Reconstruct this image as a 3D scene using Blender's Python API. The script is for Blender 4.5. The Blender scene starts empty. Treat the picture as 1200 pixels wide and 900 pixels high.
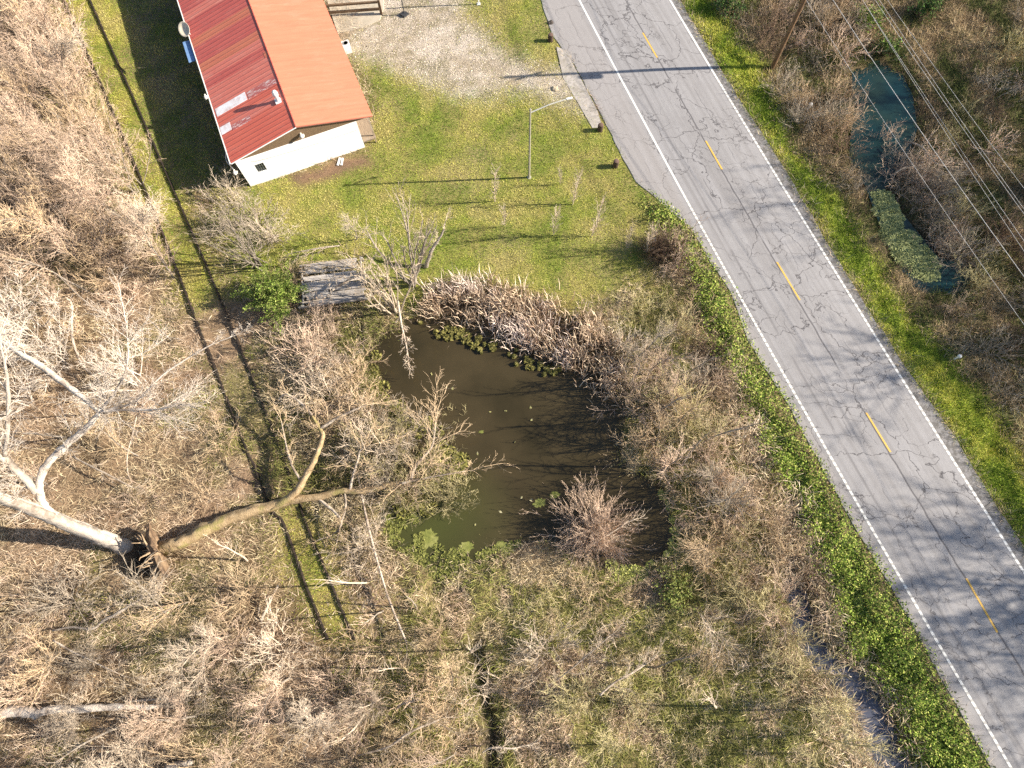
import bpy, math, random
import numpy as np
from mathutils import Matrix, Vector

# ------------------------------------------------------------------ camera
SC = bpy.context.scene
COL = SC.collection
F, TH, H = 730.0, math.radians(18.75), 41.5            # focal length in photo pixels, tilt from nadir, flying height
ROLL = math.atan2(11.0, 248.0)
cam_data = bpy.data.cameras.new('drone_camera')
cam_data.sensor_width = 36.0
cam_data.lens = F / 1200.0 * 36.0
cam_data.clip_start = 0.5
cam_data.clip_end = 3000.0
cam = bpy.data.objects.new('drone_camera', cam_data)
COL.objects.link(cam)
cam.matrix_world = Matrix.Translation((0, 0, H)) @ Matrix.Rotation(TH, 4, 'X') @ Matrix.Rotation(-ROLL, 4, 'Z')
SC.camera = cam

# ------------------------------------------------------------------ light
SUN_EL = math.radians(26.4)
W = bpy.data.worlds.new('World')
SC.world = W
W.use_nodes = True
wt = W.node_tree
sky = wt.nodes.new('ShaderNodeTexSky')
sky.sky_type = 'NISHITA'
sky.sun_disc = False
sky.sun_elevation = SUN_EL
sky.sun_rotation = math.radians(90)
bg = wt.nodes['Background']
bg.inputs['Strength'].default_value = 0.075
wt.links.new(sky.outputs['Color'], bg.inputs['Color'])
sun_data = bpy.data.lights.new('sun', 'SUN')
sun_data.energy = 5.0
sun_data.angle = math.radians(0.53)
sun_data.color = (1.0, 0.91, 0.77)
sun = bpy.data.objects.new('sun', sun_data)
COL.objects.link(sun)
sun.location = (60, 0, 60)
sun.rotation_euler = (0, math.pi / 2 - SUN_EL, 0)
SC.view_settings.view_transform = 'Standard'
SC.view_settings.look = 'None'
SC.view_settings.gamma = 1.0
SC.view_settings.exposure = 1.28
SC.view_settings.use_curve_mapping = False
SC.render.engine = 'CYCLES'
SC.cycles.use_denoising = False
SC.cycles.max_bounces = 4
SC.cycles.diffuse_bounces = 2
SC.cycles.glossy_bounces = 2
SC.render.film_transparent = False

# ------------------------------------------------------------------ photo pixel -> point of the place
cR, sR = math.cos(ROLL), math.sin(ROLL)
def G(px, py, z=0.0):
    x = (px - 600) / F; y = -(py - 450) / F
    x, y = cR * x + sR * y, -sR * x + cR * y
    d = (x, y * math.cos(TH) + math.sin(TH), y * math.sin(TH) - math.cos(TH))
    t = (z - H) / d[2]
    return np.array([d[0] * t, d[1] * t, z])
def PX(x, y, z=0.0):
    v = z - H
    U = y * math.cos(TH) + v * math.sin(TH); Wd = y * math.sin(TH) - v * math.cos(TH)
    a = x / Wd; b = U / Wd
    return 600 + F * (cR * a - sR * b), 450 - F * (sR * a + cR * b)
def poly(pts, z=0.0):
    return np.array([G(px, py, z)[:2] for px, py in pts])

# ------------------------------------------------------------------ helpers: tags, meshes
def tag(o, label=None, cat=None, group=None, kind=None):
    if label: o['label'] = label
    if cat: o['category'] = cat
    if group: o['group'] = group
    if kind: o['kind'] = kind
    return o
def thing(name, label, cat, loc=(0, 0, 0), rz=0.0, group=None):
    o = bpy.data.objects.new(name, None)
    o.empty_display_size = 0.3
    COL.objects.link(o)
    o.location = loc; o.rotation_euler = (0, 0, rz)
    return tag(o, label, cat, group)
def np_mesh(name, V, FS, cols=None, smooth=False):
    me = bpy.data.meshes.new(name)
    V = np.asarray(V, np.float32)
    me.vertices.add(len(V)); me.vertices.foreach_set('co', V.ravel())
    FS = [np.asarray(f, np.int32) for f in FS if len(f)]
    if FS:
        loops = np.concatenate([f.ravel() for f in FS])
        sizes = np.concatenate([np.full(len(f), f.shape[1], np.int32) for f in FS])
        starts = np.concatenate([[0], np.cumsum(sizes)[:-1]]).astype(np.int32)
        me.loops.add(len(loops)); me.loops.foreach_set('vertex_index', loops)
        me.polygons.add(len(sizes))
        me.polygons.foreach_set('loop_start', starts)
        me.polygons.foreach_set('loop_total', sizes)
        me.polygons.foreach_set('use_smooth', np.full(len(sizes), bool(smooth)))
    me.update(calc_edges=True)
    if cols is not None:
        c = np.ones((len(V), 4), np.float32); c[:, :3] = cols
        at = me.color_attributes.new('Col', 'FLOAT_COLOR', 'POINT')
        at.data.foreach_set('color', c.ravel())
    return me
def link(name, me, mat=None, parent=None):
    o = bpy.data.objects.new(name, me)
    COL.objects.link(o)
    if mat is not None and not me.materials: me.materials.append(mat)
    if parent is not None: o.parent = parent
    return o
def tube_arrays(pts, rad, n=8, caps=True):
    P = np.asarray(pts, float); m = len(P)
    rad = np.asarray(rad, float) * np.ones(m)
    T = np.gradient(P, axis=0); T /= np.linalg.norm(T, axis=1)[:, None] + 1e-9
    ref = np.array([0, 0, 1.0]) if abs(T[0, 2]) < .9 else np.array([1.0, 0, 0])
    V = []
    for i in range(m):
        a = np.cross(T[i], ref); a /= np.linalg.norm(a) + 1e-9
        ref = np.cross(a, T[i])
        ang = np.arange(n) * 2 * math.pi / n
        V.append(P[i] + rad[i] * (np.cos(ang)[:, None] * a + np.sin(ang)[:, None] * ref))
    V = np.concatenate(V)
    i, j = np.meshgrid(np.arange(m - 1), np.arange(n), indexing='ij')
    i = i.ravel(); j = j.ravel(); k = (j + 1) % n
    Q = np.stack([i * n + j, i * n + k, (i + 1) * n + k, (i + 1) * n + j], 1)
    Fs = [Q]
    if caps:
        Fs.append(np.array([list(range(n))[::-1], [(m - 1) * n + t for t in range(n)]]))
    return V, Fs
def prisms(S, n=3):
    """S: rows p0 p1 r0 r1 -> tapered open prisms, all at once"""
    S = np.asarray(S, float)
    p0, p1, r0, r1 = S[:, :3], S[:, 3:6], S[:, 6], S[:, 7]
    d = p1 - p0; d /= np.linalg.norm(d, axis=1)[:, None] + 1e-9
    ref = np.where(np.abs(d[:, 2:3]) < .9, np.array([[0, 0, 1.0]]), np.array([[1.0, 0, 0]]))
    a = np.cross(d, ref); a /= np.linalg.norm(a, axis=1)[:, None] + 1e-9
    b = np.cross(d, a)
    ang = np.arange(n) * 2 * math.pi / n
    ring = np.cos(ang)[None, :, None] * a[:, None, :] + np.sin(ang)[None, :, None] * b[:, None, :]
    V = np.concatenate([p0[:, None] + ring * r0[:, None, None], p1[:, None] + ring * r1[:, None, None]], 1).reshape(-1, 3)
    base = (np.arange(len(S)) * 2 * n)[:, None]
    j = np.arange(n); k = (j + 1) % n
    Q = np.stack([j, k, k + n, j + n], 1)[None] + base[:, :, None]
    return V, [Q.reshape(-1, 4)]
class MB:
    def __init__(s): s.V = []; s.F = []; s.n = 0
    def add(s, V, Fs):
        V = np.asarray(V, float)
        s.V.append(V); s.F += [np.asarray(f) + s.n for f in Fs]; s.n += len(V); return s
    def tube(s, pts, rad, n=8, caps=True): return s.add(*tube_arrays(pts, rad, n, caps))
    def box(s, c, size, rz=0.0, M=None):
        x, y, z = [t / 2 for t in size]
        V = np.array([[-x,-y,-z],[x,-y,-z],[x,y,-z],[-x,y,-z],[-x,-y,z],[x,-y,z],[x,y,z],[-x,y,z]])
        cc, ss = math.cos(rz), math.sin(rz)
        V = np.stack([V[:,0]*cc - V[:,1]*ss, V[:,0]*ss + V[:,1]*cc, V[:,2]], 1)
        if M is not None: V = V @ np.array(M).T
        return s.add(V + np.asarray(c, float), [np.array([[3,2,1,0],[4,5,6,7],[0,1,5,4],[1,2,6,5],[2,3,7,6],[3,0,4,7]])])
    def prism(s, pts2, z0, z1):
        p = np.asarray(pts2, float); m = len(p)
        V = np.concatenate([np.c_[p, np.full(m, z0)], np.c_[p, np.full(m, z1)]])
        side = np.array([[i, (i+1) % m, (i+1) % m + m, i + m] for i in range(m)])
        return s.add(V, [side, np.array([list(range(m))[::-1]]), np.array([list(range(m, 2*m))])])
    def lathe(s, prof, c=(0, 0, 0), n=14):
        prof = np.asarray(prof, float); m = len(prof)
        ang = np.arange(n) * 2 * math.pi / n
        V = np.stack([prof[:, None, 0] * np.cos(ang), prof[:, None, 0] * np.sin(ang), np.repeat(prof[:, 1:2], n, 1)], 2).reshape(-1, 3) + np.asarray(c, float)
        i, j = np.meshgrid(np.arange(m - 1), np.arange(n), indexing='ij'); i = i.ravel(); j = j.ravel(); k = (j + 1) % n
        return s.add(V, [np.stack([i*n+j, i*n+k, (i+1)*n+k, (i+1)*n+j], 1), np.array([list(range(n))[::-1], [(m-1)*n+t for t in range(n)]])])
    def quad(s, a, b, c, d): return s.add([a, b, c, d], [np.array([[0, 1, 2, 3]])])
    def build(s, name, mat=None, parent=None, smooth=False, cols=None):
        return link(name, np_mesh(name, np.concatenate(s.V), s.F, cols, smooth), mat, parent)
def spline(pts, k=6):
    """Catmull-Rom through rows (x y z r)"""
    P = np.asarray(pts, float)
    P = np.vstack([2*P[0]-P[1], P, 2*P[-1]-P[-2]])
    out = []
    for i in range(1, len(P) - 2):
        for t in np.linspace(0, 1, k, endpoint=False):
            out.append(.5 * ((2*P[i]) + (-P[i-1]+P[i+1])*t + (2*P[i-1]-5*P[i]+4*P[i+1]-P[i+2])*t*t + (-P[i-1]+3*P[i]-3*P[i+1]+P[i+2])*t**3))
    out.append(P[-2])
    return np.array(out)

# ------------------------------------------------------------------ noise in numpy
def vnoise(x, y, seed):
    xi = np.floor(x).astype(np.int64); yi = np.floor(y).astype(np.int64)
    fx = x - xi; fy = y - yi
    fx = fx*fx*(3-2*fx); fy = fy*fy*(3-2*fy)
    def h(a, b):
        n = (a * 374761393 + b * 668265263 + seed * 982451653) & 0x7fffffff
        n = ((n ^ (n >> 13)) * 1274126177) & 0x7fffffff
        return ((n ^ (n >> 16)) & 0xffff) / 65535.0
    return (h(xi,yi)*(1-fx)+h(xi+1,yi)*fx)*(1-fy) + (h(xi,yi+1)*(1-fx)+h(xi+1,yi+1)*fx)*fy
def fbm(x, y, seed, sc=1.0, oct=4):
    r = 0; a = .5; t = 0
    for o in range(oct):
        r = r + a * vnoise(x*sc*2**o + 37.1*o, y*sc*2**o - 11.7*o, seed + o); t += a; a *= .55
    return r / t
def sstep(a, b, x):
    t = np.clip((x - a) / (b - a), 0, 1); return t*t*(3-2*t)
def inpoly(X, Y, P):
    r = np.zeros(X.shape, bool); j = len(P) - 1
    for i in range(len(P)):
        xi, yi = P[i]; xj, yj = P[j]
        c = ((yi > Y) != (yj > Y)) & (X < (xj - xi) * (Y - yi) / (yj - yi + 1e-12) + xi)
        r ^= c; j = i
    return r
def blur(A, k):
    for _ in range(2):
        for ax in (0, 1):
            pad = [(0, 0), (0, 0)]; pad[ax] = (k + 1, k)
            c = np.cumsum(np.pad(A, pad, mode='edge'), axis=ax)
            A = (np.take(c, range(2*k+1, c.shape[ax]), ax) - np.take(c, range(0, c.shape[ax]-2*k-1), ax)) / (2*k+1)
    return A

# ------------------------------------------------------------------ materials
def new_mat(name):
    m = bpy.data.materials.new(name); m.use_nodes = True
    return m, m.node_tree, m.node_tree.nodes['Principled BSDF']
def nd(t, kind, **kw):
    n = t.nodes.new(kind)
    for k, v in kw.items(): setattr(n, k, v)
    return n
def noise_fac(t, scale, detail=4, rough=.6, lo=.35, hi=.65, coord='Object', stretch=None):
    tc = nd(t, 'ShaderNodeTexCoord'); n = nd(t, 'ShaderNodeTexNoise')
    n.inputs['Scale'].default_value = scale; n.inputs['Detail'].default_value = detail; n.inputs['Roughness'].default_value = rough
    src = tc.outputs[coord]
    if stretch:
        mp = nd(t, 'ShaderNodeMapping'); mp.inputs['Scale'].default_value = stretch
        t.links.new(src, mp.inputs[0]); src = mp.outputs[0]
    t.links.new(src, n.inputs['Vector'])
    r = nd(t, 'ShaderNodeMapRange'); r.inputs[1].default_value = lo; r.inputs[2].default_value = hi
    t.links.new(n.outputs['Fac'], r.inputs[0])
    return r.outputs[0]
def mixc(t, fac, a, b, mode='MIX'):
    m = nd(t, 'ShaderNodeMix', data_type='RGBA', blend_type=mode)
    for sock, v in ((m.inputs[0], fac), (m.inputs[6], a), (m.inputs[7], b)):
        if isinstance(v, (int, float)): sock.default_value = v
        elif isinstance(v, tuple): sock.default_value = (*v, 1) if len(v) == 3 else v
        else: t.links.new(v, sock)
    return m.outputs[2]
def math_(t, op, a, b=0.0, c=None, clamp=False):
    m = nd(t, 'ShaderNodeMath', operation=op); m.use_clamp = clamp
    for i, v in enumerate((a, b, c)):
        if v is None: continue
        if isinstance(v, (int, float)): m.inputs[i].default_value = v
        else: t.links.new(v, m.inputs[i])
    return m.outputs[0]
def bump(t, b, h, s=.3, d=.02):
    n = nd(t, 'ShaderNodeBump'); n.inputs['Strength'].default_value = s; n.inputs['Distance'].default_value = d
    t.links.new(h, n.inputs['Height']); t.links.new(n.outputs[0], b.inputs['Normal'])
def nmat(name, c1, c2, scale=3.0, rough=.85, bs=.3, c3=None, spec=.25, stretch=None, metal=0.0):
    m, t, b = new_mat(name)
    f = noise_fac(t, scale, stretch=stretch)
    col = mixc(t, f, c1, c2)
    if c3: col = mixc(t, noise_fac(t, scale * .23, 5, .65, .48, .68), col, c3)
    t.links.new(col, b.inputs['Base Color'])
    b.inputs['Roughness'].default_value = rough
    b.inputs['Specular IOR Level'].default_value = spec
    b.inputs['Metallic'].default_value = metal
    if bs: bump(t, b, noise_fac(t, scale * 4, 3, .6, 0, 1), bs)
    return m
def vmat(name, var=.25, rough=.9):
    """colour from the mesh's own colour attribute, with a little object-to-object variation"""
    m, t, b = new_mat(name)
    a = nd(t, 'ShaderNodeAttribute', attribute_name='Col')
    oi = nd(t, 'ShaderNodeObjectInfo')
    v = math_(t, 'MULTIPLY_ADD', oi.outputs['Random'], var, 1 - var / 2)
    h = nd(t, 'ShaderNodeHueSaturation'); t.links.new(a.outputs['Color'], h.inputs['Color']); t.links.new(v, h.inputs['Value'])
    t.links.new(h.outputs[0], b.inputs['Base Color'])
    b.inputs['Roughness'].default_value = rough; b.inputs['Specular IOR Level'].default_value = .15
    return m
def bark(name, c1, c2, c3=None, scale=6.0):
    """bark with patches; every tree a slightly different tone"""
    m, t, b = new_mat(name)
    col = mixc(t, noise_fac(t, scale), c1, c2)
    if c3: col = mixc(t, noise_fac(t, scale * .3, 4, .6, .5, .62), col, c3)
    oi = nd(t, 'ShaderNodeObjectInfo')
    h = nd(t, 'ShaderNodeHueSaturation'); t.links.new(col, h.inputs['Color'])
    t.links.new(math_(t, 'MULTIPLY_ADD', oi.outputs['Random'], .5, .72), h.inputs['Value'])
    t.links.new(h.outputs[0], b.inputs['Base Color'])
    b.inputs['Roughness'].default_value = .85; b.inputs['Specular IOR Level'].default_value = .2
    bump(t, b, noise_fac(t, scale * 4, 4, .7, .2, .8), .9, .05)
    return m

M = {}
M['twig_tan'] = bark('twig_tan', (.68, .51, .33), (.52, .38, .24))
M['twig_pink'] = bark('twig_pink', (.74, .56, .42), (.57, .42, .31))
M['twig_grey'] = bark('twig_grey', (.58, .49, .38), (.42, .34, .26))
M['twig_brown'] = bark('twig_brown', (.31, .21, .14), (.19, .13, .09))
M['twig_pale'] = bark('twig_pale', (.72, .60, .47), (.52, .41, .30))
M['twig_white'] = bark('twig_white', (.74, .65, .56), (.58, .49, .40))
M['trunk_pale'] = bark('trunk_pale', (.60, .53, .46), (.48, .41, .34), (.26, .21, .17), 2.6)
M['trunk_moss'] = bark('trunk_moss', (.50, .37, .22), (.30, .21, .115), (.30, .25, .10), 2.5)
M['trunk_grey'] = bark('trunk_grey', (.38, .33, .28), (.25, .21, .17), None, 5)
M['deadwood'] = bark('deadwood', (.54, .46, .37), (.40, .32, .25), (.22, .17, .13), 3)
M['root'] = nmat('root_soil', (.20, .13, .08), (.09, .06, .04), 5, .95, .6, (.30, .21, .13))
M['root_wood'] = bark('root_wood', (.56, .41, .26), (.36, .25, .16))
M['veg'] = vmat('vegetation')
# ------------------------------------------------------------------ the road's lines, traced from the photo
LL = np.array([G(*p)[:2] for p in ((680,0),(745,130),(805,235),(900,400),(1000,585),(1185,900))])
RL = np.array([G(*p)[:2] for p in ((785,0),(870,140),(967,300),(1155,600),(1200,670))])
pl, pr = np.polyfit(LL[:,1], LL[:,0], 2), np.polyfit(RL[:,1], RL[:,0], 2)
def road_x(y, u):                                          # u = 0 on the left edge line, 1 on the right one
    a, b = np.polyval(pl, y), np.polyval(pr, y); return a + (b - a) * u
LE_PX = [(618,-60),(634,0),(648,42),(672,75),(695,115),(712,150),(728,180),(745,212),(777,239),(809,268),(833,306),(858,345),(877,400),(927,480),(990,597),(1067,727),(1160,897),(1215,1000),(1330,1210)]
RE_PX = [(765,-60),(797,0),(826,48),(867,117),(917,193),(977,297),(1053,417),(1120,513),(1170,597),(1214,662),(1330,830),(1560,1180)]
LE = poly(LE_PX); RE = poly(RE_PX)
def edge_x(E, y):
    o = np.argsort(E[:,1]); return np.interp(y, E[o,1], E[o,0])
LED = lambda y: np.where(y > 54, edge_x(LE, 54) - .33*(y-54), np.where(y < -20, edge_x(LE, -20) - .36*(y+20), edge_x(LE, y)))
RED = lambda y: np.where(y > 54, edge_x(RE, 54) - .33*(y-54), np.where(y < -14, edge_x(RE, -14) - .36*(y+14), edge_x(RE, y)))

# ------------------------------------------------------------------ zones of the ground
RES = .25
GX = np.arange(-58, 62.01, RES); GY = np.arange(-18, 66.01, RES)
XX, YY = np.meshgrid(GX, GY)
def zone(pts, rag=.6, soft=2, seed=1, sc=.5, z=0.0):
    P = poly(pts, z)
    wx = (fbm(XX, YY, seed, sc) - .5) * 4 * rag; wy = (fbm(XX, YY, seed + 50, sc) - .5) * 4 * rag
    m = inpoly(XX + wx, YY + wy, P).astype(np.float32)
    return np.clip(blur(m, soft), 0, 1) if soft else m
Z = {}
Z['wood'] = np.ones_like(XX)
Z['field'] = zone([(470,660),(560,640),(640,690),(700,560),(740,420),(720,340),(760,250),(800,300),(900,480),(960,620),(1060,800),(1110,920),(1100,1000),(430,1000),(440,800)], 1.2, 4, 11)
Z['bank'] = zone([(330,380),(440,350),(520,330),(460,400),(470,480),(560,500),(560,640),(450,670),(330,600),(310,480)], 1.2, 4, 12)
Z['track'] = np.maximum(zone([(60,-60),(150,-60),(215,215),(250,290),(272,345),(235,372),(205,330),(165,240),(70,0)], .6, 3, 13), zone([(318,600),(362,590),(395,650),(422,745),(420,770),(385,765),(345,690),(325,640)], .5, 3, 14))
Z['lawn'] = zone([(250,215),(300,215),(430,180),(440,130),(415,60),(560,-60),(640,-60),(652,40),(700,110),(745,195),(800,262),(765,290),(740,330),(690,372),(600,345),(520,330),(480,380),(440,350),(345,310),(330,350),(280,330),(240,270)], .8, 2, 14)
Z['shade'] = zone([(125,-60),(200,-60),(275,190),(290,225),(240,225),(195,217)], .3, 2, 15)  # mown strip, coloured darker in the outline of the building's cast shadow
Z['gravel'] = zone([(400,60),(420,10),(455,-60),(545,-60),(545,15),(590,60),(625,80),(665,75),(700,140),(668,125),(610,105),(540,112),(470,85),(415,62)], .7, 3, 16, .9)
Z['bare'] = zone([(340,205),(432,178),(440,196),(400,205),(350,222)], .35, 1, 17, 1.0)
Z['marsh'] = zone([(812,-60),(835,20),(880,75),(925,170),(985,250),(1020,330),(1060,380),(1140,480),(1240,620),(1500,900),(1600,-60)], .9, 3, 18)
Z['verge'] = zone([(765,-60),(797,0),(867,117),(917,193),(977,297),(1053,417),(1170,597),(1240,700),(1400,900),(1400,800),(1260,600),(1168,478),(1085,385),(1034,322),(997,250),(937,172),(893,80),(862,45),(824,-20),(812,-60)], .5, 2, 19)
Z['edge'] = zone([(745,212),(777,239),(809,268),(833,306),(877,400),(927,480),(990,597),(1067,727),(1160,897),(1215,1000),(1200,1000),(1145,897),(1050,727),(972,597),(912,490),(862,400),(822,306),(798,268),(770,240)], .35, 2, 27)
Z['ivy'] = zone([(760,232),(790,240),(833,306),(877,400),(927,480),(990,597),(1067,727),(1160,897),(1240,1010),(1150,1010),(1075,880),(1005,760),(950,640),(915,560),(880,490),(840,400),(805,310),(770,262)], .5, 2, 20)
Z['reed'] = zone([(500,350),(540,330),(620,345),(690,372),(725,400),(722,462),(690,475),(650,436),(600,412),(560,395),(520,392),(490,372)], .5, 2, 21)
POND = [(436,398),(452,386),(490,378),(520,380),(560,388),(600,408),(650,425),(690,455),(722,470),(728,520),(726,560),(768,570),(785,600),(788,640),(764,666),(716,664),(690,645),(640,628),(605,636),(560,654),(505,662),(452,640),(446,608),(476,572),(480,520),(446,470)]
DITCH = [(915,672),(935,680),(955,735),(985,770),(1015,790),(1030,830),(1055,870),(1075,930),(1040,930),(1010,855),(985,810),(950,765),(928,740)]
SLOT = [(554,735),(564,735),(570,775),(583,830),(586,960),(569,960),(564,830),(556,775)]
POOL = [(1003,95),(1020,80),(1050,82),(1068,120),(1072,160),(1058,200),(1044,216),(1095,290),(1128,300),(1132,330),(1100,345),(1064,320),(1040,270),(1026,215),(1008,190),(1006,140)]
WATER_Z = {'pond': -.40, 'ditch': -.50, 'pool': -.55}
Z['pit'] = zone([(146,648),(158,634),(176,634),(184,650),(180,676),(164,682),(150,668)], .25, 1, 26, 1.2)  # root pit; its dark soil colour also carries the root plate's shadow
Z['pond'] = zone(POND, .5, 2, 22, .7, -.4)
Z['ditchz'] = zone(DITCH, .45, 1, 23, .8, -.5)
Z['slot'] = zone(SLOT, .3, 1, 24, .8)  # drain mud, with the shade of the trench put into its colour
Z['pool'] = zone(POOL, .5, 2, 25, .7, -.5)
XL, XR = LED(YY), RED(YY)
ROADM = ((XX > XL - .05) & (XX < XR + .05)).astype(np.float32)
# painted over one another in this order; weights then sum to one
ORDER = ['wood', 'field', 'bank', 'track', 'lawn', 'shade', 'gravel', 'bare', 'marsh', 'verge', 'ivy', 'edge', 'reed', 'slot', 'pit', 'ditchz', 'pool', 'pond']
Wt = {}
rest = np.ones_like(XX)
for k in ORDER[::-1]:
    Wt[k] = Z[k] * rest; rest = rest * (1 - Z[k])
# height
HT = (fbm(XX, YY, 31, .22) - .5) * .5 + (fbm(XX, YY, 35, 1.1) - .5) * .22
flat = blur(np.clip(Z['lawn'] + Z['gravel'] + Z['shade'] + Z['track'] + Z['bare'], 0, 1), 3)
near_road = np.clip(1 - np.maximum(np.maximum(XL - XX, XX - XR), 0) / 1.6, 0, 1)
near_road = near_road * near_road * (3 - 2 * near_road)
HT *= (1 - .75 * flat)
HT -= .42 * blur(Z['marsh'], 8) + .22 * blur(Z['field'], 8) * (1 - flat)
HT = HT * (1 - near_road) - .06 * near_road
HT += .12 * blur(Z['ivy'], 2)* (1 - near_road)
HT += (fbm(XX, YY, 131, .75, 5) - .5) * (.85 * blur(Z['field'], 3) * (1 - flat) + .45 * blur(Z['verge'], 1) + .5 * blur(Z['marsh'], 3) + .5 * (1 - flat) * (1 - blur(np.clip(Z['field'] + Z['marsh'] + Z['verge'] + Z['ivy'], 0, 1), 3))) * (1 - near_road)
HT -= 1.0 * blur(zone(POND, .5, 0, 22, .7, -.4), 4)
HT -= .75 * blur(zone(DITCH, .45, 0, 23, .8, -.5), 2)
HT -= .9 * blur(Z['pit'], 1)
HT -= .8 * blur(zone(SLOT, .3, 0, 24, .8), 1)
HT -= .8 * blur(zone(POOL, .5, 0, 25, .7, -.5), 4)
HT = np.where(ROADM > 0, np.minimum(HT, -.06), HT)
def sample(A, x, y):
    fx = np.clip((np.asarray(x) - GX[0]) / RES, 0, len(GX) - 1.001); fy = np.clip((np.asarray(y) - GY[0]) / RES, 0, len(GY) - 1.001)
    i = fx.astype(int); j = fy.astype(int); u = fx - i; v = fy - j
    return (A[j, i]*(1-u) + A[j, i+1]*u)*(1-v) + (A[j+1, i]*(1-u) + A[j+1, i+1]*u)*v
def hz(x, y): return float(sample(HT, np.array([x]), np.array([y]))[0])
def GH(px, py):
    p = G(px, py, 0)
    for _ in range(3): p = G(px, py, hz(p[0], p[1]))
    return p
# ------------------------------------------------------------------ ground sheet
ZC = {  # two soil / thatch colours per zone; shadow mixed into shade, pit, slot
    'wood': ((.42, .29, .185), (.19, .13, .075)), 'field': ((.36, .28, .13), (.15, .135, .045)), 'bank': ((.26, .20, .11), (.12, .10, .05)),
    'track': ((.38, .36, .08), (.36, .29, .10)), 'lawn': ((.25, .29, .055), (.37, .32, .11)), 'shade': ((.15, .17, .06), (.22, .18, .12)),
    'gravel': ((.68, .59, .50), (.46, .38, .28)), 'bare': ((.32, .20, .12), (.19, .125, .085)), 'marsh': ((.22, .165, .09), (.09, .10, .035)),
    'verge': ((.25, .31, .045), (.18, .22, .035)), 'ivy': ((.14, .17, .035), (.24, .18, .09)), 'reed': ((.14, .10, .065), (.06, .05, .03)),
    'edge': ((.36, .32, .14), (.30, .22, .13)), 'pit': ((.09, .06, .04), (.05, .035, .025)), 'slot': ((.05, .045, .03), (.09, .07, .05)), 'ditchz': ((.06, .05, .04), (.10, .08, .06)), 'pool': ((.05, .04, .03), (.08, .06, .045)), 'pond': ((.06, .05, .03), (.09, .07, .04))}
n1 = sstep(.35, .65, fbm(XX, YY, 61, .35)); n2 = sstep(.35, .65, fbm(XX, YY, 71, 1.3))
nn = (.55 * n1 + .45 * n2)[..., None]
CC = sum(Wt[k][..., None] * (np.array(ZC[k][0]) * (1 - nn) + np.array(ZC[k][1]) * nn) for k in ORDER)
# moss patches and worn straw in lawn, gravel thinning out
g1 = sstep(.50, .68, fbm(XX, YY, 81, .28))[..., None] * (Wt['lawn'] + .6 * Wt['track'])[..., None]
CC = CC * (1 - .45 * g1) + .45 * g1 * np.array((.42, .34, .17))
g2 = sstep(.52, .66, fbm(XX, YY, 91, .9))[..., None] * Wt['gravel'][..., None]
CC = CC * (1 - .6 * g2) + .6 * g2 * np.array((.24, .21, .11))
g3 = sstep(.50, .62, fbm(XX, YY, 95, .22))[..., None] * (Wt['wood'] + Wt['field'])[..., None]
CC = CC * (1 - .5 * g3) + .5 * g3 * np.array((.17, .19, .05))
xs = np.concatenate([-58 - np.geomspace(1, 500, 14)[::-1], GX, 62 + np.geomspace(1, 500, 14)])
ys = np.concatenate([-18 - np.geomspace(1, 500, 14)[::-1], GY, 66 + np.geomspace(1, 500, 14)])
AX, AY = np.meshgrid(xs, ys)
AZ = sample(HT, AX, AY)
far = (AX < GX[0]) | (AX > GX[-1]) | (AY < GY[0]) | (AY > GY[-1])
AZ[far] = np.where((AX[far] > LED(AY[far]) - 2) & (AX[far] < RED(AY[far]) + 2), -.06, AZ[far])
AC = np.stack([sample(CC[..., i], AX, AY) for i in range(3)], -1)
ny, nx = AX.shape
idx = np.arange(nx * ny).reshape(ny, nx)
gq = np.stack([idx[:-1, :-1].ravel(), idx[:-1, 1:].ravel(), idx[1:, 1:].ravel(), idx[1:, :-1].ravel()], 1)
m, t, b = new_mat('ground_cover')
a = nd(t, 'ShaderNodeAttribute', attribute_name='Col')
f1 = noise_fac(t, 9.0, 5, .75, .25, .75); f2 = noise_fac(t, 2.2, 4, .7, .3, .7); f3 = noise_fac(t, 34.0, 3, .8, .3, .7)
v = math_(t, 'ADD', math_(t, 'MULTIPLY_ADD', f1, .55, .42), math_(t, 'MULTIPLY_ADD', f2, .35, -.02))
v = math_(t, 'MULTIPLY', v, math_(t, 'MULTIPLY_ADD', f3, .7, .65))
h = nd(t, 'ShaderNodeHueSaturation'); t.links.new(a.outputs['Color'], h.inputs['Color']); t.links.new(v, h.inputs['Value'])
col = mixc(t, noise_fac(t, 5.0, 5, .7, .52, .72), h.outputs[0], mixc(t, .5, a.outputs['Color'], (.30, .22, .15)))
t.links.new(col, b.inputs['Base Color']); b.inputs['Roughness'].default_value = .95; b.inputs['Specular IOR Level'].default_value = .1
bump(t, b, math_(t, 'ADD', f1, f3), .8, .06)
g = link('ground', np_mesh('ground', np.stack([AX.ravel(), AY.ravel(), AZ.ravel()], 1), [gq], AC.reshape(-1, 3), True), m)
tag(g, kind='structure')

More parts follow.
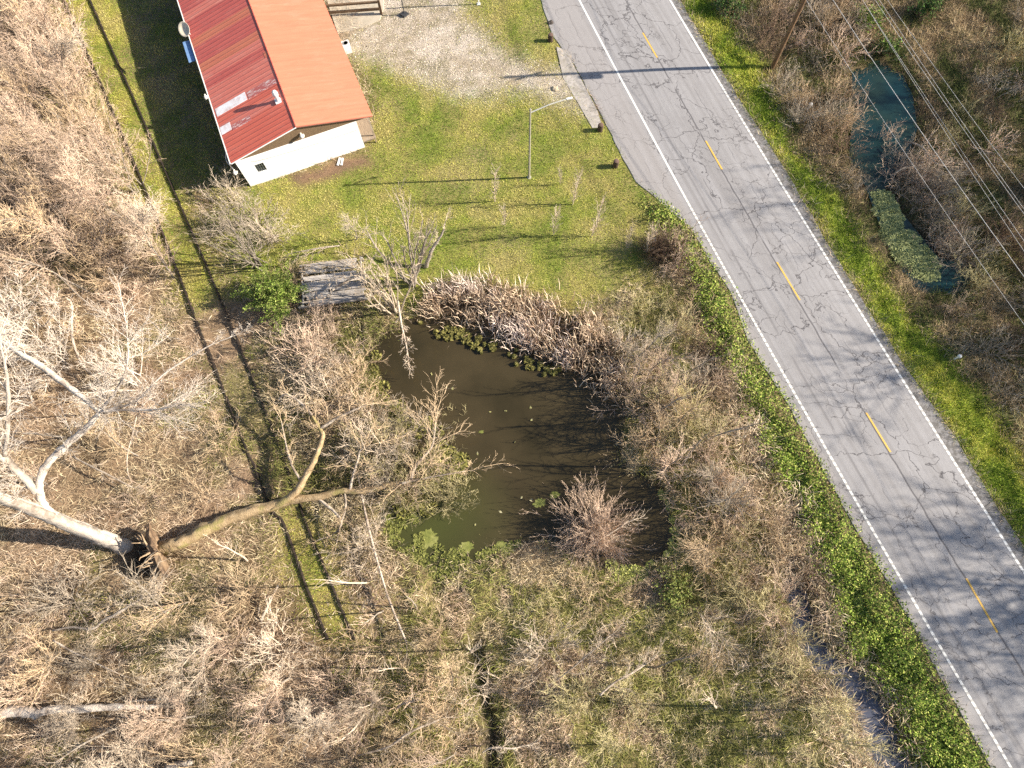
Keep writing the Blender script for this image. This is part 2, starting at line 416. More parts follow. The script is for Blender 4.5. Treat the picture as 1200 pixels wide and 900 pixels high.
# ------------------------------------------------------------------ road (surface, edge lines, centre dashes)
yy = np.concatenate([np.arange(-160, -24, 8.), np.arange(-24, 70, .5), np.arange(70, 220, 8.)])
le, re = LED(yy), RED(yy)
ll, rl = road_x(np.clip(yy, -20, 60), 0), road_x(np.clip(yy, -20, 60), 1)
ll = np.where(yy < -20, le + (road_x(-20, 0) - LED(-20)), np.where(yy > 60, le + 3.0, ll)); rl = np.where(yy < -20, re - (RED(-20) - road_x(-20, 1)), np.where(yy > 60, re - .9, rl))
jag = (fbm(yy * 0 + 3, yy, 5, 1.2) - .5) * .35
le_j = le + jag; re_j = re + (fbm(yy * 0 + 9, yy, 6, 1.2) - .5) * .3
K = 9
rows = []
for i, y in enumerate(yy):
    us = np.concatenate([[le_j[i]], np.linspace(ll[i], rl[i], K - 2), [re_j[i]]])
    rows.append(np.stack([us, np.full(K, y), np.array([-.012] + [0 + .05 * math.sin(math.pi * q / (K - 3)) for q in range(K - 2)] + [-.012])], 1))
R = np.array(rows)
skl = R[:, 0].copy(); skl[:, 0] -= .1; skl[:, 2] -= .12
skr = R[:, -1].copy(); skr[:, 0] += .1; skr[:, 2] -= .12
R = np.concatenate([skl[:, None], R, skr[:, None]], 1)
nr, nk = R.shape[:2]
idr = np.arange(nr * nk).reshape(nr, nk)
rq = np.stack([idr[:-1, :-1].ravel(), idr[:-1, 1:].ravel(), idr[1:, 1:].ravel(), idr[1:, :-1].ravel()], 1)
def road_uv(me, X, Y):                                     # u: metres from the left edge line, v: metres along
    uv = me.uv_layers.new(name='UVMap')
    li = np.zeros(len(me.loops), np.int32); me.loops.foreach_get('vertex_index', li)
    a = road_x(np.clip(Y, -20, 60), 0)
    U = np.stack([(X - a) * .945, Y / .945], 1).astype(np.float32)
    uv.data.foreach_set('uv', U[li].ravel())
m, t, b = new_mat('asphalt')
uv = nd(t, 'ShaderNodeUVMap', uv_map='UVMap'); sep = nd(t, 'ShaderNodeSeparateXYZ'); t.links.new(uv.outputs[0], sep.inputs[0])
tc = nd(t, 'ShaderNodeTexCoord')
fA = noise_fac(t, 30, 3, .7, .2, .8); fB = noise_fac(t, .35, 5, .6, .35, .65); fC = noise_fac(t, 2.0, 5, .65, .35, .7)
col = mixc(t, fA, (.265, .255, .258), (.34, .327, .33))
col = mixc(t, math_(t, 'MULTIPLY', fB, .5), col, (.24, .228, .228))
col = mixc(t, math_(t, 'MULTIPLY', fC, .30), col, (.375, .36, .355))
# long streaks along the wheel paths
stn = nd(t, 'ShaderNodeTexNoise'); mp = nd(t, 'ShaderNodeMapping'); mp.inputs['Scale'].default_value = (3.0, .05, 1)
t.links.new(uv.outputs[0], mp.inputs[0]); t.links.new(mp.outputs[0], stn.inputs['Vector']); stn.inputs['Scale'].default_value = 1.0; stn.inputs['Detail'].default_value = 5
rs = nd(t, 'ShaderNodeMapRange'); rs.inputs[1].default_value = .42; rs.inputs[2].default_value = .68; t.links.new(stn.outputs['Fac'], rs.inputs[0])
col = mixc(t, math_(t, 'MULTIPLY', rs.outputs[0], .5), col, (.185, .172, .168))
# warped coordinates for the cracks
dn = nd(t, 'ShaderNodeTexNoise'); dn.inputs['Scale'].default_value = 1.1; dn.inputs['Detail'].default_value = 5; t.links.new(uv.outputs[0], dn.inputs['Vector'])
va = nd(t, 'ShaderNodeVectorMath', operation='SCALE'); va.inputs[3].default_value = 1.5; t.links.new(dn.outputs['Color'], va.inputs[0])
vb = nd(t, 'ShaderNodeVectorMath', operation='ADD'); t.links.new(uv.outputs[0], vb.inputs[0]); t.links.new(va.outputs[0], vb.inputs[1])
def cracks(scale, width, lo, hi, seed, amount):
    vo = nd(t, 'ShaderNodeTexVoronoi', feature='DISTANCE_TO_EDGE'); vo.inputs['Scale'].default_value = scale
    ad = nd(t, 'ShaderNodeVectorMath', operation='ADD'); ad.inputs[1].default_value = (seed, seed * 2, 0); t.links.new(vb.outputs[0], ad.inputs[0]); t.links.new(ad.outputs[0], vo.inputs['Vector'])
    l = nd(t, 'ShaderNodeMapRange'); l.inputs[1].default_value = 0; l.inputs[2].default_value = width * scale; l.inputs[3].default_value = 1; l.inputs[4].default_value = 0
    t.links.new(vo.outputs['Distance'], l.inputs[0])
    msk = nd(t, 'ShaderNodeTexNoise'); msk.inputs['Scale'].default_value = .33; msk.inputs['Detail'].default_value = 3; t.links.new(ad.outputs[0], msk.inputs['Vector'])
    r = nd(t, 'ShaderNodeMapRange'); r.inputs[1].default_value = lo; r.inputs[2].default_value = hi; t.links.new(msk.outputs['Fac'], r.inputs[0])
    return math_(t, 'MULTIPLY', math_(t, 'MULTIPLY', l.outputs[0], r.outputs[0]), amount)
ck = math_(t, 'MAXIMUM', cracks(.24, .045, .34, .46, 3.3, .9), cracks(.62, .036, .46, .56, 9.1, .8))
def seam(u0, w, amt, wob=.12, dash=.45):
    n = nd(t, 'ShaderNodeTexNoise'); n.noise_dimensions = '1D'; n.inputs['Scale'].default_value = .8; n.inputs['Detail'].default_value = 5
    t.links.new(math_(t, 'ADD', sep.outputs[1], u0 * 13), n.inputs['W'])
    off = math_(t, 'MULTIPLY_ADD', n.outputs['Fac'], wob * 2, u0 - wob)
    d = math_(t, 'ABSOLUTE', math_(t, 'SUBTRACT', sep.outputs[0], off))
    r = nd(t, 'ShaderNodeMapRange'); r.inputs[1].default_value = 0; r.inputs[2].default_value = w; r.inputs[3].default_value = amt; r.inputs[4].default_value = 0
    t.links.new(d, r.inputs[0])
    n2 = nd(t, 'ShaderNodeTexNoise'); n2.noise_dimensions = '1D'; n2.inputs['Scale'].default_value = .25; n2.inputs['Detail'].default_value = 4
    t.links.new(math_(t, 'ADD', sep.outputs[1], u0 * 31 + 5), n2.inputs['W'])
    g_ = nd(t, 'ShaderNodeMapRange'); g_.inputs[1].default_value = dash; g_.inputs[2].default_value = dash + .1; t.links.new(n2.outputs['Fac'], g_.inputs[0])
    return math_(t, 'MULTIPLY', r.outputs[0], g_.outputs[0])
for u0, w, amt, wob, dash in ((3.72, .09, .8, .08, .30), (1.15, .14, .30, .04, .30), (5.2, .08, .35, .15, .45), (2.0, .07, .4, .25, .5), (-1.55, .07, .5, .2, .45)):
    ck = math_(t, 'MAXIMUM', ck, seam(u0, w, amt, wob, dash))
col = mixc(t, ck, col, (.055, .05, .055))
# moss and grit dark specks on the outer shoulder beyond the right edge line
spk = noise_fac(t, 2.6, 5, .75, .44, .56)
shr = nd(t, 'ShaderNodeMapRange'); shr.inputs[1].default_value = 7.35; shr.inputs[2].default_value = 7.6; t.links.new(sep.outputs[0], shr.inputs[0])
col = mixc(t, math_(t, 'MULTIPLY', math_(t, 'MULTIPLY', spk, shr.outputs[0]), .9), col, (.065, .06, .05))
shr2 = nd(t, 'ShaderNodeMapRange'); shr2.inputs[1].default_value = 7.25; shr2.inputs[2].default_value = 7.5; t.links.new(sep.outputs[0], shr2.inputs[0])
col = mixc(t, math_(t, 'MULTIPLY', shr2.outputs[0], .45), col, (.20, .185, .175))
shl = nd(t, 'ShaderNodeMapRange'); shl.inputs[1].default_value = -.15; shl.inputs[2].default_value = -.45; t.links.new(sep.outputs[0], shl.inputs[0])
col = mixc(t, math_(t, 'MULTIPLY', shl.outputs[0], .4), col, (.33, .30, .285))
t.links.new(col, b.inputs['Base Color']); b.inputs['Roughness'].default_value = .85; b.inputs['Specular IOR Level'].default_value = .2
bump(t, b, math_(t, 'SUBTRACT', fA, math_(t, 'MULTIPLY', ck, 2.0)), .35, .015)
Rv = R.reshape(-1, 3)
rme = np_mesh('road', Rv, [rq]); road_uv(rme, Rv[:, 0], Rv[:, 1])
road = tag(link('road', rme, m), 'cracked pale grey two lane asphalt road with white edge lines', 'road', kind='structure')
def crown(y, x):
    a, c = np.polyval(pl, np.clip(y, -20, 60)), np.polyval(pr, np.clip(y, -20, 60))
    return .05 * np.sin(np.pi * np.clip((x - a) / (c - a), 0, 1)) + .006
def line_mat(name, base, worn, gaps, thr):
    m, t, b = new_mat(name)
    uv = nd(t, 'ShaderNodeUVMap', uv_map='UVMap'); sep = nd(t, 'ShaderNodeSeparateXYZ'); t.links.new(uv.outputs[0], sep.inputs[0])
    col = mixc(t, noise_fac(t, 9, 5, .75, .45, .75), base, worn)
    if gaps:                                              # rumble strip milled through the paint
        w = math_(t, 'SINE', math_(t, 'MULTIPLY', sep.outputs[1], 2 * math.pi / .42))
        gp = nd(t, 'ShaderNodeMapRange'); gp.inputs[1].default_value = .25; gp.inputs[2].default_value = .6; t.links.new(w, gp.inputs[0])
        on = nd(t, 'ShaderNodeMapRange'); on.inputs[1].default_value = thr; on.inputs[2].default_value = thr - 3; t.links.new(sep.outputs[1], on.inputs[0])
        col = mixc(t, math_(t, 'MULTIPLY', math_(t, 'MULTIPLY', gp.outputs[0], on.outputs[0]), .62), col, (.19, .175, .165))
    t.links.new(col, b.inputs['Base Color']); b.inputs['Roughness'].default_value = .7
    return m
def strip(name, fx, w, y0, y1, mat, label=None):
    ys_ = np.arange(y0, y1 + .01, .4)
    x = fx(ys_)
    V = np.concatenate([np.stack([x - w/2, ys_, crown(ys_, x)], 1), np.stack([x + w/2, ys_, crown(ys_, x)], 1)])
    n = len(ys_); i = np.arange(n - 1)
    me = np_mesh(name, V, [np.stack([i, i + n, i + n + 1, i + 1], 1)]); road_uv(me, V[:, 0], V[:, 1])
    o = link(name, me, mat, road)
    if label: o['label'] = label
    return o
strip('edge_line', lambda y: road_x(y, 0), .17, -20, 60, line_mat('white_line', (.78, .76, .71), (.50, .47, .43), True, 32), 'white edge line on the pond side')
strip('edge_line', lambda y: road_x(y, 1), .17, -20, 60, line_mat('white_line_rumble', (.80, .78, .74), (.48, .46, .43), True, 44), 'white edge line on the power pole side')
dash_m = line_mat('yellow_line', (.72, .42, .06), (.50, .33, .12), False, 0)
for (a, c) in (((752,37),(770,68)), ((825,162),(846,199)), ((910,307),(937,352)), ((1013,481),(1043,530)), ((1132,678),(1168,741))):
    A, B = G(*a), G(*c)
    strip('centre_dash', lambda y, A=A, B=B: A[0] + (B[0] - A[0]) * (y - A[1]) / (B[1] - A[1]), .13, B[1], A[1], dash_m)

# concrete apron between the gravel and the road
conc = nmat('apron_concrete', (.44, .40, .365), (.34, .305, .275), 4, .9, .3, (.27, .24, .2))
pp = poly([(652,55),(662,58),(682,95),(700,130),(706,150),(694,150),(678,122),(660,92)])
o = MB().prism(pp, -.2, .03).build('concrete_apron', conc); tag(o, 'narrow pale concrete apron strip between gravel yard and road', 'concrete strip', kind='structure')
# ------------------------------------------------------------------ water
def water_mat(name, c1, c2, scale, rough=.06, bs=.06, spec=.5):
    m, t, b = new_mat(name)
    col = mixc(t, noise_fac(t, scale, 4, .55, .38, .66), c1, c2)
    t.links.new(col, b.inputs['Base Color']); b.inputs['Roughness'].default_value = rough; b.inputs['Specular IOR Level'].default_value = spec
    b.inputs['IOR'].default_value = 1.33
    bump(t, b, noise_fac(t, 3.0, 3, .5, 0, 1), bs, .02)
    return m
def sheet(name, pts, z, mat, grow=1.0):
    P = poly(pts, z); c = P.mean(0)
    d = P - c; P = P + d / np.linalg.norm(d, axis=1)[:, None] * grow
    me = np_mesh(name, np.c_[P, np.full(len(P), z)], [np.arange(len(P))[None, ::-1]])
    if me.polygons[0].normal.z < 0: me.flip_normals()
    return tag(link(name, me, mat), kind='structure')
pm = water_mat('pond_water', (.058, .044, .022), (.026, .021, .010), .14, .07)
pt_ = pm.node_tree; pa = nd(pt_, 'ShaderNodeAttribute', attribute_name='Col'); pb_ = pt_.nodes['Principled BSDF']
pl_ = pb_.inputs['Base Color'].links[0].from_socket
pt_.links.new(mixc(pt_, pa.outputs['Fac'], pl_, (.055, .060, .018)), pb_.inputs['Base Color'])
P_ = poly(POND, -.4); lo_, hi_ = P_.min(0) - 1, P_.max(0) + 1
gx_, gy_ = np.meshgrid(np.arange(lo_[0], hi_[0], .5), np.arange(lo_[1], hi_[1], .5))
inp = blur(zone(POND, .5, 0, 22, .7, -.4), 4)
c_ = G(500, 610, -.4)
ol = np.clip(1.15 - np.hypot(gx_ - c_[0], (gy_ - c_[1]) * 1.2) / 5.5, 0, 1) * sstep(.2, .6, fbm(gx_, gy_, 401, .35) + .15)
i_ = np.arange(gx_.size).reshape(gx_.shape)
q_ = np.stack([i_[:-1, :-1].ravel(), i_[:-1, 1:].ravel(), i_[1:, 1:].ravel(), i_[1:, :-1].ravel()], 1)
keep = (sample(inp, gx_, gy_) > .02).ravel()
q_ = q_[keep[q_].any(1)]
tag(link('pond_water', np_mesh('pond_water', np.stack([gx_.ravel(), gy_.ravel(), np.full(gx_.size, -.4)], 1), [q_], np.repeat(ol.ravel()[:, None], 3, 1), True), pm), kind='structure')
wd = water_mat('ditch_water', (.085, .09, .12), (.05, .055, .075), .8, .16, .25, .9)  # bluish base colour stands in for the reflected sky
dp = poly(DITCH, -.5)
sheet('ditch_water', [(905,655),(935,660),(962,728),(995,762),(1030,790),(1045,830),(1070,870),(1100,960),(1030,960),(1000,860),(975,815),(940,770),(918,745)], -.5, wd, 0)
sheet('marsh_pool_water', POOL, WATER_Z['pool'], water_mat('pool_water', (.007, .030, .035), (.016, .032, .026), .3, .05, .08), .9)

# ------------------------------------------------------------------ ground vegetation: blades by the hundred thousand (uncountable cover)
rng = np.random.default_rng(7)
vx, vy = PX(XX, YY, 0)
VIS = ((vx > -70) & (vx < 1270) & (vy > -70) & (vy < 970)).astype(float) * (1 - ((XX > XL + .22) & (XX < XR - .22)))
def scatter(n, dens):
    d = np.clip(dens * VIS, 0, None).ravel(); s = d.sum()
    k = rng.choice(len(d), size=n, p=d / s)
    j, i = np.divmod(k, len(GX))
    x = GX[i] + (rng.random(n) - .5) * RES; y = GY[j] + (rng.random(n) - .5) * RES
    return x, y
def area(dens): return float((dens * VIS).sum() * RES * RES)
def blades(name, x, y, L, w, tilt, pal, jit=.25, az=None, z0=0.0, kinked=False, patch=None, zfun=None, droop=.7):
    n = len(x)
    L = rng.uniform(L[0], L[1], n); w = rng.uniform(w[0], w[1], n)
    tl = np.radians(rng.uniform(tilt[0], tilt[1], n)); a = rng.uniform(0, 2*math.pi, n) if az is None else az + rng.normal(0, .5, n)
    z = (sample(HT, x, y) if zfun is None else zfun(x, y)) + z0
    d = np.stack([np.sin(tl)*np.cos(a), np.sin(tl)*np.sin(a), np.cos(tl)], 1)
    s = np.stack([-np.sin(a), np.cos(a), np.zeros(n)], 1)
    tw = rng.uniform(-1, 1, n)[:, None]; s = s * np.cos(tw) + np.cross(d, s) * np.sin(tw)
    B = np.stack([x, y, z - .02], 1)
    pal = np.array(pal); 
    if patch is None: ci = rng.integers(0, len(pal), n)
    else: ci = np.clip(((fbm(x, y, patch, .5) - .28) / .44 * len(pal) + rng.normal(0, .8, n)), 0, len(pal) - 1).astype(int)
    c = pal[ci] * (1 + rng.uniform(-jit, jit, n))[:, None]
    wv = (w/2)[:, None]
    if kinked:
        mid = B + d * (L * .6)[:, None]
        d2 = d + np.stack([np.cos(a + rng.normal(0, .6, n)), np.sin(a), -rng.uniform(.2, 1.0, n)], 1) * droop
        d2 /= np.linalg.norm(d2, axis=1)[:, None]
        tip = mid + d2 * (L * .45)[:, None]
        V = np.stack([B - s*wv, B + s*wv, mid + s*wv, mid - s*wv, tip], 1).reshape(-1, 3)
        k = (np.arange(n) * 5)[:, None]
        Fs = [np.array([[0, 1, 2, 3]]) + k, np.array([[3, 2, 4]]) + k]; C = np.repeat(c, 5, 0)
    else:
        V = np.stack([B - s*wv, B + s*wv, B + d * L[:, None]], 1).reshape(-1, 3)
        Fs = [np.arange(3*n).reshape(-1, 3)]; C = np.repeat(c, 3, 0)
    o = link(name, np_mesh(name, V, Fs, C), M['veg'])
    return o
TAN = [(.40,.30,.19),(.58,.46,.29),(.66,.55,.36),(.50,.38,.24),(.27,.20,.12),(.62,.49,.34)]
PINK = [(.56,.43,.31),(.64,.50,.36),(.44,.32,.22),(.68,.56,.42),(.32,.22,.15)]
GREEN = [(.12,.20,.022),(.24,.31,.04),(.38,.41,.07),(.46,.44,.09),(.58,.50,.18)]
BRIGHT = [(.16,.23,.025),(.28,.36,.04),(.41,.45,.06),(.54,.50,.11)]
OLIVE = [(.20,.21,.06),(.29,.27,.09),(.14,.15,.04),(.42,.36,.16)]
dens = Wt['lawn'] + .7 * Wt['edge'] + Wt['track'] * 1.0 + Wt['shade'] * .8 + Wt['gravel'] * .06
x, y = scatter(int(area(dens) * 260), dens)
tag(blades('lawn_grass', x, y, (.06, .20), (.02, .045), (15, 70), GREEN, patch=201), 'short yellow green grass of the lawn and the mown track', 'grass', kind='stuff')
x, y = scatter(int(area(Wt['verge']) * 330), Wt['verge'])
tag(blades('verge_grass', x, y, (.15, .40), (.02, .05), (20, 75), BRIGHT, patch=203), 'bright green grass along the power pole side of the road', 'grass', kind='stuff')
rails_clear = 1 - .85 * zone([(205,320),(275,330),(345,520),(372,610),(300,600),(285,545)], .2, 2, 43)
dens = (Wt['wood'] * (.35 + fbm(XX, YY, 211, .5)) + .4 * Wt['bank']) * rails_clear
x, y = scatter(int(area(dens) * 125), dens)
tag(blades('woodland_undergrowth', x, y, (.2, .9), (.012, .04), (35, 88), TAN + PINK, patch=205), 'tan dead stems and leaf litter covering the woodland floor', 'undergrowth', kind='stuff')
dens = (Wt['wood'] + .5 * Wt['bank']) * sstep(.50, .62, fbm(XX, YY, 95, .22))
x, y = scatter(int(area(dens) * 130), dens)
tag(blades('woodland_moss_grass', x, y, (.06, .25), (.02, .05), (25, 80), OLIVE + GREEN[1:3], patch=206), 'olive green grass patches between the litter of the wood', 'grass', kind='stuff')
dens = Wt['field'] * (.3 + fbm(XX, YY, 213, .6))
x, y = scatter(int(area(dens) * 260), dens)
tag(blades('field_grass', x, y, (.2, .8), (.012, .04), (25, 85), TAN[1:4] + OLIVE + [(.27,.29,.07),(.36,.34,.11),TAN[2],TAN[1]] + PINK[:3], patch=207), 'mixed straw and olive rough grass around the pond', 'rough grass', kind='stuff')
dens = Wt['marsh'] * (.3 + fbm(XX, YY, 215, .5))
x, y = scatter(int(area(dens) * 160), dens)
tag(blades('marsh_grass', x, y, (.25, .9), (.015, .05), (20, 85), [(.09,.11,.03),(.16,.18,.05),(.24,.17,.10),(.40,.29,.17),(.54,.41,.25)], patch=209), 'brown and dark green marsh grass under the power lines', 'marsh grass', kind='stuff')
dens = Wt['bank'] * (.3 + fbm(XX, YY, 217, .7))
x, y = scatter(int(area(dens) * 220), dens)
tag(blades('bank_weeds', x, y, (.2, .8), (.02, .05), (20, 80), OLIVE + TAN[:3], patch=219), 'olive weeds on the bank behind the fallen tree', 'weeds', kind='stuff')
dens = np.clip(Wt['gravel'] + .25 * blur(Wt['gravel'], 4), 0, 1)
x, y = scatter(15000, dens)
tag(blades('yard_gravel', x, y, (.04, .11), (.04, .09), (72, 100), [(.66,.57,.47),(.52,.44,.35),(.72,.63,.53),(.38,.31,.23)], z0=.03), 'pale loose gravel of the yard beside the red roofed building', 'gravel', kind='stuff')
# ivy: small broad leaves heaped up
n = int(area(Wt['ivy']) * 420); x, y = scatter(n, Wt['ivy'])
lump = np.abs(fbm(x, y, 221, .9) - .35)
o = blades('verge_ivy', x, y, (.07, .18), (.07, .14), (30, 100), [(.08,.13,.02),(.14,.21,.03),(.21,.29,.045),(.30,.36,.07),(.42,.42,.12)], jit=.4, zfun=lambda a, c: sample(HT, a, c) + rng.random(n) * (.1 + 2.4 * lump))
tag(o, 'low green creeper covering the road bank beside the pond', 'creeper', kind='stuff')
# reeds, a bed along the lawn side of the pond
dens = Wt['reed'] * (.15 + sstep(.35, .6, fbm(XX, YY, 227, .9))) + .02 * Wt['pool']
x, y = scatter(int(area(Wt['reed']) * 75), Wt['reed'] * (.22 + sstep(.38, .60, fbm(XX, YY, 227, .7))))
tag(blades('reed_bed', x, y, (.7, 1.6), (.025, .055), (2, 28), PINK + [(.68,.53,.43),(.76,.63,.52),(.70,.58,.50)], kinked=True, droop=.35, patch=229), 'dense bed of dead pinkish tan reeds at the lawn edge of the pond', 'reeds', kind='stuff')
# dead grass clumps leaning over the ditches
dens = zone([(905,640),(960,640),(1010,760),(1090,920),(1120,1000),(1000,1000),(960,800)], .8, 3, 40) * (1 - Z['ivy']) + zone([(830,400),(870,480),(915,560),(960,650),(930,650),(890,560),(850,500)], .8, 3, 41)
x, y = scatter(8000, np.clip(dens, 0, 1) * (1 - .93 * Z['ditchz']) * (.2 + sstep(.4, .6, fbm(XX, YY, 231, .8))))
tag(blades('ditch_straw', x, y, (.5, 1.2), (.02, .05), (35, 80), PINK[:4] + TAN[1:4], kinked=True), 'matted straw coloured grass leaning over the roadside ditch', 'dead grass', kind='stuff')

# ------------------------------------------------------------------ tree maker
def norm(v): return v / (np.linalg.norm(v) + 1e-9)
def grow(r, p, d, L, rad, lev, S, out):
    n = S['n'][min(lev, len(S['n']) - 1)]
    wob = S['wob']; up = S['up'][min(lev, len(S['up']) - 1)]
    taper = .45 if lev < S['max'] else .3
    step = L / n
    for i in range(n):
        ra = rad * (1 - (1 - taper) * i / n); rb = rad * (1 - (1 - taper) * (i + 1) / n)
        d = norm(d + r.normal(0, wob, 3) + np.array([0, 0, up]))
        q = p + d * step
        out.append((lev, *p, *q, ra, rb))
        p = q
        if lev < S['max'] and (i + 1) / n > S['start'][min(lev, len(S['start']) - 1)]:
            for _ in range(S['kids'][lev] if r.random() < .8 else S['kids'][lev] - 1):
                perp = norm(np.cross(d, r.normal(0, 1, 3)))
                ang = math.radians(r.uniform(*S['ang']))
                cd = d * math.cos(ang) + perp * math.sin(ang)
                grow(r, p, cd, L * S['ratio'] * r.uniform(.6, 1.15) * (1 - .35 * i / n), max(rb * S['thin'], S['rmin']), lev + 1, S, out)
def tree_arrays(seed, S, stems=None):
    r = np.random.default_rng(seed); out = []
    for k in range(S.get('stems', 1)):
        lean = math.radians(r.uniform(*S['lean'])); a = r.uniform(0, 2 * math.pi)
        d = np.array([math.sin(lean) * math.cos(a), math.sin(lean) * math.sin(a), math.cos(lean)])
        off = r.normal(0, S.get('foot', 0), 2)
        grow(r, np.array([off[0], off[1], -.1]), d, S['H'] * r.uniform(.75, 1.1), S['r'] * r.uniform(.7, 1.1), 0, S, out)
    A = np.array(out)
    return A
def lump_mesh(name, A, sides):
    mb = MB()
    for lv in np.unique(A[:, 0]):
        mb.add(*prisms(A[A[:, 0] == lv][:, 1:], sides[int(min(lv, len(sides) - 1))]))
    return np_mesh(name, np.concatenate(mb.V), mb.F)
SPEC = {
  'bare_tree': dict(H=5.5, r=.085, stems=1, lean=(2, 14), n=[7, 6, 4, 3], wob=.10, up=[.06, .04, .02, .0], start=[.2, .15, .1], kids=[3, 2, 2], ang=(25, 60), ratio=.52, thin=.55, rmin=.012, max=3),
  'thin_tree': dict(H=4.4, r=.055, stems=1, lean=(3, 26), foot=.15, n=[7, 5, 3], wob=.10, up=[.04, .03, .0], start=[.08, .15], kids=[4, 2], ang=(20, 58), ratio=.52, thin=.5, rmin=.012, max=2),
  'brush': dict(H=2.6, r=.028, stems=16, lean=(10, 66), foot=.4, n=[6, 4, 2], wob=.13, up=[.01, .01, .0], start=[.15, .2], kids=[2, 1], ang=(18, 60), ratio=.46, thin=.7, rmin=.013, max=2),
  'low_brush': dict(H=1.7, r=.022, stems=24, lean=(20, 82), foot=.6, n=[5, 3], wob=.17, up=[.0, .0], start=[.15], kids=[2], ang=(18, 65), ratio=.5, thin=.7, rmin=.012, max=1),
  'sapling': dict(H=2.6, r=.024, stems=1, lean=(0, 4), n=[8, 4, 2], wob=.04, up=[.05, .12, .05], start=[.12, .1], kids=[5, 2], ang=(20, 50), ratio=.28, thin=.55, rmin=.008, max=2),
  'pole_tree': dict(H=6.0, r=.075, stems=1, lean=(2, 18), n=[8, 4, 3], wob=.05, up=[.04, .05, .0], start=[.4, .2], kids=[2, 2], ang=(20, 50), ratio=.25, thin=.5, rmin=.010, max=2),
  'fine_tree': dict(H=3.6, r=.034, stems=9, lean=(5, 50), foot=.3, n=[6, 4, 3], wob=.1, up=[.03, .03, .0], start=[.2, .15], kids=[3, 2], ang=(18, 55), ratio=.42, thin=.55, rmin=.009, max=2),
  'round_bush': dict(H=2.3, r=.016, stems=230, lean=(4, 74), foot=.35, n=[5, 3, 2], wob=.08, up=[.0, .02, .0], start=[.35, .2], kids=[2, 2], ang=(15, 40), ratio=.36, thin=.6, rmin=.006, max=2),
  'vase_tree': dict(H=6.5, r=.075, stems=12, lean=(4, 32), foot=.25, n=[7, 4, 3], wob=.06, up=[.03, .05, .02], start=[.35, .15], kids=[2, 2], ang=(15, 42), ratio=.32, thin=.45, rmin=.012, max=2),
}
PROTO = {}
def protos(kind, n, seed):
    for i in range(n):
        A = tree_arrays(seed + i, SPEC[kind])
        if kind in ('bare_tree', 'vase_tree', 'thin_tree', 'pole_tree', 'fine_tree'):
            PROTO.setdefault(kind, []).append((lump_mesh('trunk', A[A[:, 0] == 0], [7]), lump_mesh('crown', A[A[:, 0] > 0], [7, 4, 3, 3])))
        else:
            PROTO.setdefault(kind, []).append((lump_mesh(kind, A, [4, 3, 3]),))
protos('bare_tree', 5, 100); protos('thin_tree', 5, 200); protos('brush', 6, 300); protos('low_brush', 5, 400); protos('sapling', 4, 500); protos('pole_tree', 4, 550); protos('fine_tree', 5, 570); protos('round_bush', 3, 600); protos('vase_tree', 3, 700)
MATC = {}
def with_mat(me, mat):                                       # one mesh copy per bark
    k = (me.name, mat.name)
    if k not in MATC:
        c = me.copy(); c.materials.clear(); c.materials.append(mat); MATC[k] = c
    return MATC[k]
rr = random.Random(5)
NM = {'bare_tree': 'bare_tree', 'fine_tree': 'slender_tree', 'pole_tree': 'bare_tree', 'thin_tree': 'bare_tree', 'vase_tree': 'multi_stem_tree', 'brush': 'bare_shrub', 'low_brush': 'low_shrub', 'sapling': 'bare_sapling', 'round_bush': 'round_shrub'}
CT = {'bare_tree': 'tree', 'fine_tree': 'tree', 'pole_tree': 'tree', 'thin_tree': 'tree', 'vase_tree': 'tree', 'brush': 'shrub', 'low_brush': 'shrub', 'sapling': 'sapling', 'round_bush': 'shrub'}
def plant(kind, x, y, s, label, group=None, mats=('twig_tan', 'twig_tan'), lean=None, z=None, v=None, name=None, sz=None):
    V = PROTO[kind]; ms = V[rr.randrange(len(V)) if v is None else v % len(V)]
    zz = hz(x, y) if z is None else z
    rot = (lean[0], lean[1], rr.uniform(0, 6.28)) if lean else (rr.gauss(0, .05), rr.gauss(0, .05), rr.uniform(0, 6.28))
    if len(ms) == 2:
        o = thing(name or NM[kind], label, CT[kind], group=group)
        link('trunk', with_mat(ms[0], M[mats[0]]), None, o); link('crown', with_mat(ms[1], M[mats[1]]), None, o)
    else:
        o = tag(link(name or NM[kind], with_mat(ms[0], M[mats[1]])), label, CT[kind], group)
    o.location = (x, y, zz); o.rotation_euler = rot; o.scale = (s, s, s * (sz or 1))
    return o
def spread(pts, n, mind, seed):
    """n feet inside a pixel polygon, kept apart"""
    P = poly(pts); r = random.Random(seed); out = []
    lo, hi = P.min(0), P.max(0); tries = 0
    while len(out) < n and tries < 20000:
        tries += 1
        x = r.uniform(lo[0], hi[0]); y = r.uniform(lo[1], hi[1])
        if not inpoly(np.array([x]), np.array([y]), P)[0]: continue
        if any((x-a)**2 + (y-c)**2 < mind * mind for a, c in out): continue
        out.append((x, y))
    return out
def thicket(pts, n, mind, seed, kinds, label, group, mats, s=(.8, 1.25)):
    r = random.Random(seed + 1)
    for x, y in spread(pts, n, mind, seed):
        k = r.choice(kinds)
        mt = r.choice(mats)
        plant(k, x, y, r.uniform(*s), label[CT[k]], group[CT[k]], mt)
M['twig_straw'] = bark('twig_straw', (.66, .56, .33), (.48, .42, .20))
TS = ('twig_straw', 'twig_straw')
TT, TP, TG, TB, TL = ('trunk_grey', 'twig_tan'), ('trunk_grey', 'twig_pink'), ('trunk_grey', 'twig_grey'), ('twig_brown', 'twig_brown'), ('twig_pale', 'twig_pale')
def lab(tree, shrub): return {'tree': tree, 'shrub': shrub, 'sapling': tree}
